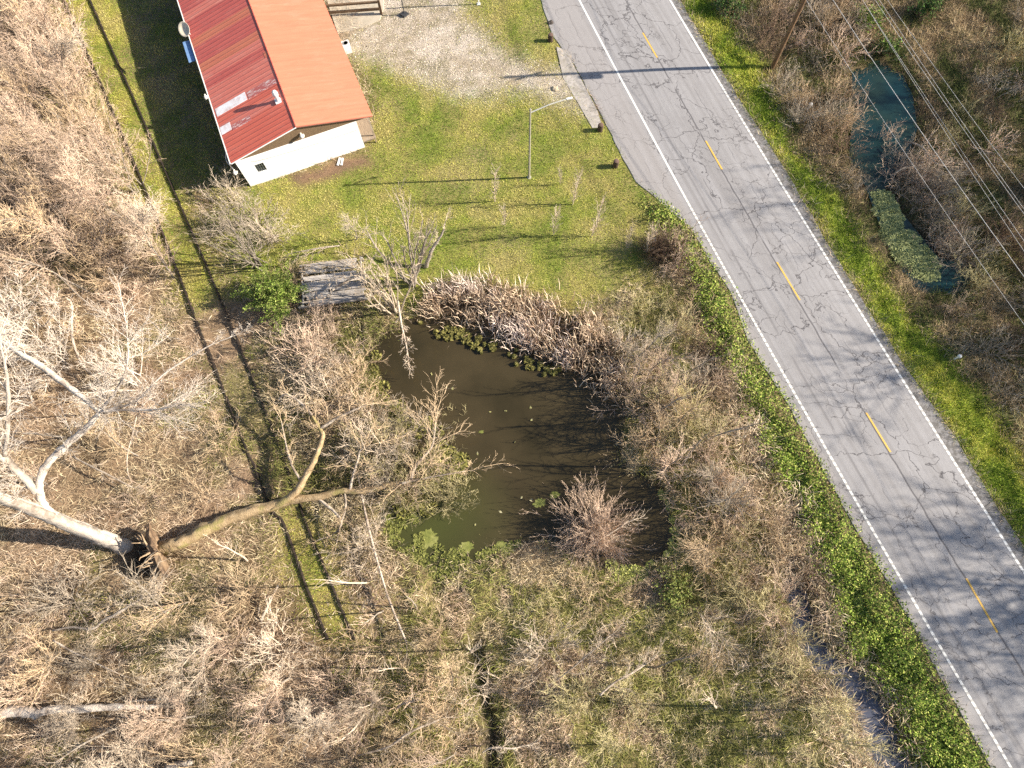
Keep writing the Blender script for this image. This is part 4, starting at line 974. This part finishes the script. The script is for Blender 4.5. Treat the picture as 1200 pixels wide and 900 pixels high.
fallen([(630,812,.2,.03),(655,795,.9,.03),(680,775,1.6,.03),(715,745,2.2,.02)], 'thin long leaning stem casting a shadow over the rough grass', sp=3, seed=21, name='leaning_stem', cat='stem')
fallen([(1060,165,.0,.05),(1080,172,.3,.05),(1095,190,.4,.04),(1108,195,.3,.03)], 'silvery dead branch lying in the twig tangle of the dark pool', sp=1, seed=22, L=(.5, 1.2))
fallen([(1045,205,-.3,.04),(1065,195,.1,.05),(1085,200,.2,.05),(1100,208,.1,.03)], 'grey dead branch at the edge of the green pool scum', sp=1, seed=23, L=(.5, 1.3))
# ------------------------------------------------------------------ red roofed building
hc = G(269.5, 188, 3.0); hd = G(436, 138, 3.0); mid = (hc + hd) / 2
bx, by = mid[0], mid[1]
ANG = math.atan2(.345, .939)
EAVE, RIDGE, HW, LEN = 3.0, 4.35, 5.52, 24.0
hb = thing('red_roof_building', 'long low building with red metal roof and white block gable wall', 'building', (bx, by, 0), ANG)
def roof_metal(name, c1, c2, c3, rib, amt):
    m, t, b = new_mat(name)
    tc = nd(t, 'ShaderNodeTexCoord'); sep = nd(t, 'ShaderNodeSeparateXYZ'); t.links.new(tc.outputs['Object'], sep.inputs[0])
    col = mixc(t, noise_fac(t, 1.2, 5, .65, stretch=(.35, 2.5, 1)), c1, c2)
    col = mixc(t, math_(t, 'MULTIPLY', noise_fac(t, .9, 6, .75, .52, .72, stretch=(.5, 2, 1)), amt), col, c3)
    w = math_(t, 'SINE', math_(t, 'MULTIPLY', sep.outputs[1], 2*math.pi/rib))
    w2 = math_(t, 'POWER', math_(t, 'MULTIPLY_ADD', w, .5, .5), 6.0)
    t.links.new(col, b.inputs['Base Color']); b.inputs['Roughness'].default_value = .55; b.inputs['Specular IOR Level'].default_value = .35
    bump(t, b, w2, .9 if rib < .5 else .35, .03)
    return m
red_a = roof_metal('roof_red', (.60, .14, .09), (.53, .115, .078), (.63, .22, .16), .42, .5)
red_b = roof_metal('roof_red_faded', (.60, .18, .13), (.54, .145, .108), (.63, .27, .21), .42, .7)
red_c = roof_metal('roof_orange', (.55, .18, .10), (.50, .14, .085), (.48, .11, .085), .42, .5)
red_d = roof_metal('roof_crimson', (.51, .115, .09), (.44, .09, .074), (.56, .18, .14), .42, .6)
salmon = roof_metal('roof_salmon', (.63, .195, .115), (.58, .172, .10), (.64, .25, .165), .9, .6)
slope = math.atan2(RIDGE - EAVE, HW)
def on_left(u, v, dz=0.0):                                   # u: 0 at the eave, 1 at the ridge
    return (-HW + HW * u, v, EAVE + (RIDGE - EAVE) * u + dz)
# weathered sheets of the far slope: strips of sheet metal laid side by side
me_v, me_f, mi = [], [], []
cuts = [(0, .9, 0), (.9, 1.9, 0), (1.9, 2.8, 0), (2.8, 3.7, 1), (3.7, 4.7, 0), (4.7, 5.6, 1), (5.6, 6.5, 1), (6.5, 7.5, 1), (7.5, 8.4, 3), (8.4, 9.3, 1), (9.3, 10.2, 2), (10.2, 11.2, 3), (11.2, 12.1, 3), (12.1, 13.0, 2), (13.0, 14, 3), (14, 15, 3), (15, 16, 1), (16, 18, 3), (18, 20, 1), (20, 22, 3), (22, 24, 0)]
for v0, v1, k in cuts:
    i = len(me_v)
    me_v += [on_left(-.01, v0), on_left(1, v0), on_left(1, v1), on_left(-.01, v1)]
    me_f.append([i, i+1, i+2, i+3]); mi.append(k)
me_v2 = me_v + [(x_, y_, z_ - .07) for x_, y_, z_ in me_v]
n_ = len(me_v)
top = np.array(me_f); bot = top[:, ::-1] + n_
ends = np.array([[0, 1, 1 + n_, n_][::-1], [3, n_ + 3, n_ + 2, 2][::-1]])
ends[1] = [n_-1, n_-2, 2*n_-2, 2*n_-1]
eav = np.array([[f[3], f[0], f[0] + n_, f[3] + n_] for f in me_f])
me = np_mesh('roof_slope', np.array(me_v2), [top, bot, ends, eav])
for q in (red_a, red_b, red_c, red_d): me.materials.append(q)
for i, k in enumerate(mi): me.polygons[i].material_index = k
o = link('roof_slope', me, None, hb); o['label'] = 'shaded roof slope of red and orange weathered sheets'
V = [(0, -.05, RIDGE), (HW + .1, -.05, EAVE - .02), (HW + .1, LEN, EAVE - .02), (0, LEN, RIDGE)]
mb = MB(); mb.add(np.array(V + [(x_, y_, z_ - .07) for x_, y_, z_ in V]), [np.array([[0,1,2,3],[7,6,5,4],[0,4,5,1],[1,5,6,2],[3,2,6,7],[0,3,7,4]])])
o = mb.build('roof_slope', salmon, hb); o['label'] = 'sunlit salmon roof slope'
MB().tube([(0, -.08, RIDGE + .0), (0, LEN, RIDGE + .0)], .06, 6).build('ridge_cap', red_a, hb)
trimm = nmat('white_trim', (.78, .77, .74), (.70, .68, .64), 6, .6, .1)
mb = MB()
mb.tube([(-HW - .08, -.05, EAVE - .06), (-HW - .08, LEN, EAVE - .06)], .065, 6)
mb.build('gutter', trimm, hb)
MB().tube([(-HW, -.07, EAVE - .05), (0, -.07, RIDGE - .06)], .05, 5).build('verge_trim', trimm, hb)
MB().tube([(0, -.075, RIDGE - .06), (HW, -.075, EAVE - .06)], .04, 5).build('verge_trim', nmat('rust_trim', (.25, .10, .07), (.18, .08, .06), 5), hb)
m, t, b = new_mat('white_block')
br = nd(t, 'ShaderNodeTexBrick'); br.inputs['Scale'].default_value = 1.0
br.inputs['Color1'].default_value = (.88, .88, .87, 1); br.inputs['Color2'].default_value = (.86, .86, .85, 1); br.inputs['Mortar'].default_value = (.80, .80, .79, 1)
br.inputs['Mortar Size'].default_value = .01; br.inputs['Brick Width'].default_value = .4; br.inputs['Row Height'].default_value = .2
tc = nd(t, 'ShaderNodeTexCoord'); sx = nd(t, 'ShaderNodeSeparateXYZ'); cb = nd(t, 'ShaderNodeCombineXYZ')
t.links.new(tc.outputs['Object'], sx.inputs[0]); t.links.new(math_(t, 'ADD', sx.outputs[0], sx.outputs[1]), cb.inputs[0]); t.links.new(sx.outputs[2], cb.inputs[1]); t.links.new(cb.outputs[0], br.inputs['Vector'])
col = mixc(t, math_(t, 'MULTIPLY', noise_fac(t, .9, 5, .7, .5, .75), .35), br.outputs[0], (.60, .57, .52))
t.links.new(col, b.inputs['Base Color']); b.inputs['Roughness'].default_value = .8
wallm = m
WL, WR = -5.25, 4.3
# walls: gable front of white block with the window opening left out
wz = 2.88; wx0, wx1, wy0, wy1 = -4.15, -3.45, 1.15, 2.0
mb = MB()
for (x0, x1, z0, z1) in ((WL, wx0, -.1, wz), (wx1, WR, -.1, wz), (wx0, wx1, -.1, wy0), (wx0, wx1, wy1, wz)):
    mb.box(((x0+x1)/2, .1, (z0+z1)/2), (x1-x0, .2, z1-z0))
o = mb.build('gable_wall', wallm, hb); o['label'] = 'sunlit white painted block gable wall'
side = nmat('side_wall', (.42, .39, .35), (.34, .31, .28), 2, .9, .3)
mb = MB(); mb.box((WL + .1, LEN/2 + .1, 1.39), (.2, LEN - .2, 2.98)); mb.box((WR - .1, LEN/2 + .1, 1.39), (.2, LEN - .2, 2.98)); mb.box(((WL+WR)/2, LEN - .1, 1.39), (WR - WL - .4, .2, 2.98))
mb.build('side_wall', side, hb)
sid = nmat('gable_boards', (.22, .15, .09), (.14, .095, .06), 7, .9, .5, None, .2, (6, 1, .6))
gm = MB(); gx = 5.2
zt = lambda x_: EAVE - .08 + (RIDGE - EAVE) * (1 - abs(x_) / HW)
Vg = [(-gx, wz), (gx, wz), (gx, max(zt(gx), wz + .01)), (0, zt(0)), (-gx, max(zt(gx), wz + .01))]
m_ = len(Vg)
gm.add(np.array([(a_, .06, c_) for a_, c_ in Vg] + [(a_, .22, c_) for a_, c_ in Vg]), [np.array([[0,1,2,3,4]]), np.array([[9,8,7,6,5]]), np.array([[i, i+m_, (i+1)%m_+m_, (i+1)%m_] for i in range(m_)])])
o = gm.build('gable_boards', sid, hb); o['label'] = 'brown board triangle above the white wall'
for k in range(9):
    x_ = -3.6 + .9 * k
    if zt(x_) - wz > .25:
        pass
glass = nmat('dark_glass', (.03, .04, .05), (.05, .06, .07), 4, .15, 0, None, .6)
win = MB().box(((wx0+wx1)/2, .13, (wy0+wy1)/2), (wx1-wx0, .04, wy1-wy0)).build('window', glass, hb)
mb = MB()
for k in range(5): mb.box((wx0 + (wx1-wx0)*k/4, .04, (wy0+wy1)/2), (.03, .03, wy1-wy0))
for k in range(4): mb.box(((wx0+wx1)/2, .07, wy0 + (wy1-wy0)*k/3), (wx1-wx0+.03, .025, .03))
mb.build('window_grille', nmat('grille', (.16, .17, .15), (.10, .11, .10), 8), win)
# gable flood lamp, corner lamp, eave lamp
lampm = nmat('lamp_white', (.80, .78, .70), (.70, .66, .56), 10, .5, 0)
def flood(u, v, z, s, label):
    mb = MB(); mb.box((u, v + .1*s, z), (.10*s, .2*s, .10*s)); mb.lathe([(.05*s, .0), (.12*s, -.05*s), (.16*s, -.2*s), (.13*s, -.24*s)], (u, v - .08*s, z + .12*s), 10); mb.box((u + .14*s, v, z - .06*s), (.10*s, .12*s, .08*s))
    o = mb.build('flood_lamp', lampm, hb); o['label'] = label
flood(.1, -.12, 3.5, 1.1, 'cream flood lamp below the gable peak')
flood(-5.6, -.3, 2.35, 1.0, 'white lamp at the building corner')
flood(-5.8, 6.9, 3.0, 1.0, 'round white lamp sticking out over the shaded eave')
MB().tube(spline([[-5.5, .2, 2.98, .02], [-4.0, -.03, 2.45, .02], [-1.5, -.03, 2.2, .02], [1.2, -.03, 2.1, .02], [4.28, -.03, 2.1, .02]], 6)[:, :3], .014, 5).build('wall_cable', nmat('cable_grey', (.45, .44, .43), (.36, .35, .34), 8, .6, 0), hb)
# conduit drooping from the corner
MB().tube(spline([[-5.62, 1.3, 2.95, .03], [-5.9, .8, 2.5, .03], [-5.7, .2, 2.3, .03], [-5.6, -.2, 2.45, .03]], 6)[:, :3], .025, 5).build('service_cable', trimm, hb)
# roof vent
mb = MB(); vp = on_left(.90, 2.9)
mb.lathe([(.13, -.1), (.13, .55), (.20, .56), (.22, .75), (.16, .93), (.05, 1.0)], vp, 14); mb.box((vp[0], vp[1], vp[2] + .02), (.5, .5, .06))
mb.build('roof_vent', nmat('vent_metal', (.72, .72, .72), (.60, .60, .60), 9, .45, .1, None, .5), hb)
# translucent fibreglass panels and paint-worn patches
fib = nmat('fibreglass', (.88, .87, .87), (.78, .74, .73), 5, .6, .2, (.60, .42, .38))
def patch(u0, u1, v0, v1, name, mat, dz=.012, th=.02):
    V = [on_left(u0, v0, dz), on_left(u1, v0, dz), on_left(u1, v1, dz), on_left(u0, v1, dz)]
    mb = MB(); mb.add(np.array(V + [(a_, b_, c_ - th) for a_, b_, c_ in V]), [np.array([[0,1,2,3],[0,4,5,1],[1,5,6,2],[2,6,7,3],[3,7,4,0]])])
    return mb.build(name, mat, hb)
patch(.02, .50, 4.55, 5.35, 'skylight_panel', fib)['label'] = 'long pale fibreglass roof panel'
patch(.0, .16, 2.75, 3.5, 'skylight_panel', fib)['label'] = 'short pale fibreglass roof panel at the eave'
m, t, b = new_mat('flaked_paint')
f_ = noise_fac(t, 2.4, 6, .8, .50, .56, stretch=(.8, 3, 1))
t.links.new(mixc(t, f_, (.41, .105, .09), (.66, .50, .46)), b.inputs['Base Color']); b.inputs['Roughness'].default_value = .6
patch(.52, .96, 4.5, 5.2, 'worn_panel', m); patch(.17, .46, 2.6, 3.1, 'worn_panel', m)
patch(.93, 1.0, 7.3, 7.9, 'repair_sheet', red_c)['label'] = 'small orange repair sheet below the ridge'
# things under the shaded eave
blu = nmat('blue_sheet', (.12, .22, .42), (.18, .30, .50), 5, .7, .1)
mb = MB(); mb.box((-6.0, 12.2, 2.75), (.55, 2.3, .05), 0, None); mb.build('awning', blu, hb)
# porch deck under the sunny eave
por = nmat('porch_wood', (.36, .28, .20), (.24, .18, .13), 4, .9, .5, (.42, .37, .31), .2, (6, .6, 1))
mb = MB()
for k in range(7): mb.box((WR + .12 + k*.15, 4.0, .62), (.14, 8.0, .05))
for v_ in (.1, 2.6, 5.2, 7.8): mb.box((WR + 1.0, v_ + .05, .28), (.1, .1, .72)); mb.box((WR + .55, v_, .53), (1.0, .08, .14))
po = mb.build('porch', por, hb)
mb = MB()
for v_ in (.25, 4.0, 7.7): mb.box((WR + 1.0, v_, 1.75), (.1, .1, 2.25))
mb.build('post', por, po)
# dish antenna on a mast behind the shaded eave
dsh = nmat('dish', (.62, .56, .44), (.50, .42, .32), 8, .6, .2)
dp_ = Vector((bx, by, 0)) + Matrix.Rotation(ANG, 3, 'Z') @ Vector((-5.45, 13.6, 0))
do = thing('satellite_dish', 'tan oval satellite dish mounted on the shaded eave above blue awning', 'satellite dish', (dp_.x, dp_.y, EAVE + .03), ANG)
MB().tube([(0, 0, -.05), (0, 0, .4), (-.1, -.05, .5)], .03, 6).build('mast', trimm, do)
mb = MB(); prof = [(0.01, 0), (.2, .02), (.38, .08), (.5, .16), (.48, .17), (.36, .10), (.2, .05), (.01, .03)]
mb.lathe(prof, (0, 0, 0), 18); dd = mb.build('dish', dsh, do, True); dd.location = (-.15, -.05, .5); dd.rotation_euler = (.35, -.4, 0); dd.scale = (1.0, 1.25, 1)
# white box unit by the sunny side of the building
up = GH(408, 60)
ub = thing('condenser_unit', 'small white box unit standing beside the sunny eave of the red building', 'utility box', tuple(up), ANG)
MB().box((0, 0, .42), (.62, .62, .84)).build('body', trimm, ub)
MB().lathe([(.24, 0), (.24, .03), (.2, .03), (.2, .0)], (0, 0, .845), 16).build('fan_guard', nmat('guard', (.45, .45, .45), (.35, .35, .35), 8), ub)
# concrete pad and timber frame above it
o = MB().prism(poly([(370,-40),(452,-40),(449,12),(445,24),(424,33),(396,40)]), -.2, .06).build('concrete_pad', nmat('pad_concrete', (.52, .46, .37), (.44, .38, .30), 1.2, .9, .2, (.36, .31, .24))); tag(o, 'tan concrete pad at the corner of gravel yard and red building', 'concrete pad', kind='structure')
tim = nmat('brown_timber', (.20, .13, .08), (.12, .08, .05), 5, .9, .3)
q0, q1 = G(447, 16, .06), G(384, 22, .06)
tf = thing('timber_frame', 'dark brown timber frame of post and two beams on the concrete pad', 'timber frame', tuple(q0))
under(MB().box((q0[0], q0[1], .7), (.2, .2, 1.35)).build('post', tim), tf)
under(MB().box(((q0[0]+q1[0])/2 - .1, q0[1] + .05, .42), (abs(q1[0]-q0[0]) - .1, .12, .22), .04).build('beam', tim), tf)
under(MB().box(((q0[0]+q1[0])/2 - .1, q0[1] + .05, 1.1), (abs(q1[0]-q0[0]) - .1, .16, .16), .04).build('beam', tim), tf)
# white post whose shadow crosses the top of the gravel
p = GH(561, 5)
wp = thing('white_post', 'slender white post at the grass edge of the gravel yard', 'post', tuple(p))
MB().tube([(0, 0, -.1), (0, 0, 2.0), (0, 0, 4.0)], .055, 8).build('post', trimm, wp); MB().lathe([(.08, 3.98), (.09, 4.03), (.03, 4.1)], (0, 0, 0), 10).build('cap', trimm, wp)
MB().box((0, 0, .02), (.3, .3, .06)).build('base', trimm, wp)
p = GH(474, 17)
blk = nmat('black_metal', (.04, .04, .045), (.06, .06, .06), 8, .6, .1)
bp = thing('black_stand', 'thin black pole stand on a triangular base at the top of gravel', 'stand', tuple(p))
MB().prism([(-.42, -.05), (0, -.42), (.42, -.05), (.12, .2), (-.12, .2)], .0, .16).build('base', blk, bp); MB().tube([(0, 0, .1), (0, .02, 1.4), (0, .04, 2.6)], .045, 8).build('pole', blk, bp)
# bollards by the road edge: short round dark timber posts
bol = nmat('bollard_wood', (.10, .065, .05), (.055, .04, .03), 6, .9, .4)
bct = nmat('bollard_top', (.17, .11, .085), (.12, .075, .06), 9, .9, .3)
for px, py, l in ((645,48,'round brown bollard at the gravel entrance, standing alone up the road'), (703,153,'round brown bollard at the end of the concrete apron strip'), (721,195,'round brown bollard on the grass beyond the apron, nearest the pond')):
    p = GH(px, py)
    bo = thing('bollard', l, 'bollard', tuple(p), 0, 'brown bollards along the road edge')
    MB().lathe([(.22, -.1), (.23, .55), (.235, .60), (.21, .66)], (0, 0, 0), 16).build('shaft', bol, bo); MB().lathe([(.20, .655), (.20, .68), (.10, .71), (.02, .715)], (0, 0, 0), 16).build('cap', bct, bo)
# pale stone and white timber bits
stn = nmat('stone', (.45, .38, .28), (.34, .28, .20), 4, .9, .4)
def rock(px, py, s, label, mat, name='stone', flat_=.5):
    p = GH(px, py); r = np.random.default_rng(px)
    mb = MB(); prof = [(.02, -.3), (.7, -.2), (1, .1), (.8, .5), (.4, .75), (.02, .8)]
    mb.lathe(prof, (0, 0, 0), 12); V = np.concatenate(mb.V) * s; V[:, 2] *= flat_; V += r.normal(0, .07 * s, V.shape)
    o = tag(link(name, np_mesh(name, V, mb.F, None, True), mat), label, 'stone'); o.location = tuple(p)
rock(650, 104, .32, 'tan boulder at the gravel edge near the lamp arm', stn)
rock(645, 27, .3, 'dark stone at the road edge above the lone bollard', nmat('dark_stone', (.10, .08, .07), (.06, .05, .045), 4))
p = GH(399, 190)
wt_ = thing('white_planks', 'two short white planks lying on bare soil under the gable wall', 'planks', tuple(p), -.2)
MB().box((-.12, 0, .05), (.16, .75, .05)).build('plank', trimm, wt_); MB().box((.14, .02, .06), (.16, .7, .05), .1).build('plank', trimm, wt_)
p = GH(1118, 421)
mk = thing('verge_marker', 'small white marker stake on the bright green verge', 'marker', tuple(p))
MB().lathe([(.07, 0), (.07, .5), (.13, .52), (.13, .66), (.05, .70)], (0, 0, 0), 10).build('stake', trimm, mk)
p = GH(945, 131)
mk = thing('verge_marker', 'small grey white marker stake in the brown shrubs near the utility pole', 'marker', tuple(p))
MB().lathe([(.08, 0), (.08, .7), (.15, .72), (.15, .9), (.05, .95)], (0, 0, 0), 10).build('stake', trimm, mk)
# ------------------------------------------------------------------ old grey deck
dk = nmat('deck_wood', (.50, .46, .42), (.36, .32, .29), 3, .9, .4, (.26, .23, .20), .2, (1, 8, 1))
c = G(390, 331, .35)
dka = thing('old_deck', 'weathered grey wooden deck strewn with leaves beside the evergreen bush', 'deck', (c[0], c[1], hz(c[0], c[1])), .10)
mb = MB(); r = random.Random(3)
for k in range(16):
    if k == 11: continue
    L_ = (4.7 + r.uniform(-.5, .35)) * (1 - .022 * abs(k - 6)); x_ = r.uniform(-.15, .15) - .03 * (k - 8)
    if k in (4, 13): mb.box((x_ - 1.4, -1.62 + k*.215, .40), (1.7, .19, .045), .02); mb.box((x_ + 1.0, -1.60 + k*.215, .43), (2.2, .19, .045), -.03); continue
    mb.box((x_, -1.62 + k*.215, .42 + r.uniform(-.03, .03)), (L_, .195, .045), r.uniform(-.02, .02))
mb.build('planks', dk, dka)
mb = MB()
for x_ in (-2.2, -.7, .8, 2.2): mb.box((x_, 0, .33), (.1, 3.5, .14))
mb.box((0, -1.78, .34), (5.1, .06, .2)); mb.build('joist', dk, dka)
for x_ in (-2.3, 2.3):
    for y_ in (-1.65, 1.65): MB().box((x_, y_, .12), (.12, .12, .62)).build('leg', dk, dka)
# leaf litter on the deck
n = 1500
a_ = np.random.default_rng(4); x = c[0] + a_.uniform(-2.4, 2.4, n); y = c[1] + a_.normal(.9, .7, n).clip(-1.6, 1.7)
tag(blades('deck_leaves', x, y, (.05, .12), (.04, .08), (70, 100), TAN, zfun=lambda p_, q_: np.full(n, hz(c[0], c[1]) + .47)), 'brown fallen leaves scattered on the old deck', 'leaves', kind='stuff')
# ------------------------------------------------------------------ old rails
rust = nmat('rusty_rail', (.035, .026, .02), (.022, .018, .015), 7, .85, .2, (.06, .04, .03))
def rail(pts, label):
    P = np.array([[*G(px, py, .14)[:2]] for px, py in pts]); 
    S_ = spline(np.c_[P, np.zeros((len(P), 2))], 14)[:, :2]
    T = np.gradient(S_, axis=0); T /= np.linalg.norm(T, axis=1)[:, None]; N = np.stack([-T[:, 1], T[:, 0]], 1)
    prof = [(-.07, -.12), (-.07, 0.0), (-.02, .02), (-.02, .095), (-.04, .10), (-.04, .135), (.04, .135), (.04, .10), (.02, .095), (.02, .02), (.07, 0.0), (.07, -.12)]
    z0 = blur(sample(HT, S_[:, 0], S_[:, 1])[None, :].repeat(1, 0), 0)[0]
    V = np.concatenate([np.c_[S_ + N*a_, z0 + b_ + .03] for a_, b_ in prof]); m_ = len(prof); n_ = len(S_)
    Fq = [[j*n_ + i, j*n_ + i + 1, ((j+1) % m_)*n_ + i + 1, ((j+1) % m_)*n_ + i] for j in range(m_) for i in range(n_ - 1)]
    Fc = [[j*n_ for j in range(m_)], [j*n_ + n_ - 1 for j in range(m_)][::-1]]
    o = link('rail', np_mesh('rail', V, [np.array(Fq), np.array(Fc)]), rust); return o
rt = thing('old_railway_track', 'pair of dark rusty rails sunk in the mown grass beside the thicket', 'railway track', tuple(GH(200, 240)))
for pts, l in ((((62,-30),(75,0),(128,122),(180,247),(245,415),(312,583),(331,612),(356,680),(384,750)), 'rail on the thicket side'), (((92,-30),(105,0),(155,112),(203,222),(262,360),(326,522),(357,610),(384,675),(415,750)), 'rail on the building side')):
    o = under(rail(pts, l), rt); o['label'] = l
# ------------------------------------------------------------------ lamp post
gal = nmat('galvanised', (.36, .33, .27), (.28, .26, .21), 6, .6, .1, None, .4)
p = GH(620, 208)
lp = thing('lamp_post', 'tall slim grey lamp post with one long arm on the lawn', 'lamp post', tuple(p))
MB().tube([(0, 0, -.1), (0, 0, 2.4), (0, 0, 4.8), (0, 0, 7.25)], [.09, .08, .07, .055], 12).build('pole', gal, lp)
tip = G(664, 116, 7.5) - p
arm = MB().tube([(0, 0, 7.0), (tip[0]*.5, tip[1]*.5, 7.35), (tip[0], tip[1], tip[2])], [.05, .04, .035], 8).build('arm', nmat('arm_metal', (.62, .60, .54), (.5, .48, .43), 6, .5, .1), lp)
an = math.atan2(tip[1], tip[0])
MB().box((tip[0] + .2*math.cos(an), tip[1] + .2*math.sin(an), tip[2]), (.42, .13, .08), an).box((tip[0] + .2*math.cos(an), tip[1] + .2*math.sin(an), tip[2] - .06), (.3, .10, .04), an).build('lamp_head', trimm, lp)
MB().lathe([(.18, -.05), (.18, .05), (.12, .07)], (0, 0, 0), 12).build('base', gal, lp)
MB().lathe([(.07, 7.24), (.09, 7.27), (.05, 7.36), (.01, 7.38)], (0, 0, 0), 10).build('cap', gal, lp)
# ------------------------------------------------------------------ utility pole and power lines
pw = nmat('pole_wood', (.19, .11, .06), (.12, .075, .045), 4, .9, .4, (.26, .16, .09), .2, (4, 4, .4))
p = GH(905, 79); pole_xy = p[:2].copy()
upo = thing('utility_pole', 'tall brown wooden utility pole at the edge of the bright verge', 'utility pole', tuple(p))
MB().tube([(0, 0, -.2), (0, 0, 3), (0, 0, 7), (0, 0, 11.3 - p[2])], [.19, .17, .145, .12], 12).build('pole', pw, upo)
dr = np.array([.31, -.95]); pr_ = np.array([.95, .31]); an = math.atan2(.31, .95)
zt_ = 10.25 - p[2]
MB().box((0, 0, zt_), (2.3, .12, .14), an).build('crossarm', pw, upo)
cer = nmat('insulator', (.30, .27, .25), (.22, .20, .19), 9, .3, 0)
for s_ in (-.9, -.35, .35, .9):
    MB().lathe([(.03, 0), (.06, .03), (.03, .06), (.06, .09), (.03, .13)], (pr_[0]*s_, pr_[1]*s_, zt_ + .07), 8).build('insulator', cer, upo)
tr = MB().lathe([(.22, 0), (.26, .04), (.26, .85), (.20, .92), (.05, .95)], (.18, -.38, 7.6), 16).build('transformer', nmat('transformer', (.34, .34, .33), (.27, .27, .27), 5, .5, .1), upo)
MB().box((.05, -.16, 8.0), (.1, .25, .3)).build('bracket', gal, tr)
wire_m = nmat('wire', (.62, .60, .58), (.50, .48, .46), 3, .4, 0, None, .6)
WIRES = [((1003,88),(1200,360),6.1,.010,'lowest thin cable of the power line, nearest the road'), ((973,0),(1200,303),8.0,.016,'thickest pale cable of the power line, second from the road'), ((1010,0),(1150,200),9.4,.009,'thin wire just beyond the thickest power cable'),
         ((1098,120),(1160,205),9.9,.009,'faint wire running close beside the middle power wire'), ((1026,0),(1178,200),10.3,.010,'middle wire of the bundled power lines'), ((1031,0),(1184,202),10.3,.009,'wire hung tight against the middle power wire'), ((1041,0),(1192,190),10.4,.009,'outermost power wire, farthest from the road')]
for a, c, z, r_, l in WIRES:
    A, B = G(*a, z), G(*c, z); d = norm(B - A)
    s_ = np.dot(np.array([*pole_xy, z]) - A, d); p0 = A + d * s_
    ts = np.linspace(-58, 58, 33)
    pts = [p0 + d*q + np.array([0, 0, .35 - 1.2*(1 - ((abs(q) - 29)/29)**2)*.9]) for q in ts]
    tag(MB().tube(pts, r_, 5).build('power_line', wire_m), l, 'power line', 'overhead power lines')

# ------------------------------------------------------------------ trees beyond the marsh whose shadows reach the road
for i, (x, y, s) in enumerate(((60, 26, 2.6), (66, 20, 2.9), (63, 16, 2.7), (62, 3, 2.7), (58, 0, 2.5), (60, -6, 2.6), (70, 31, 2.9), (64, 6, 2.8), (62, 38, 2.3))):
    plant('bare_tree', x, y, s, 'tall leafless tree standing beyond the marsh', 'tall trees beyond the marsh', ('trunk_grey', 'twig_brown'), v=i)
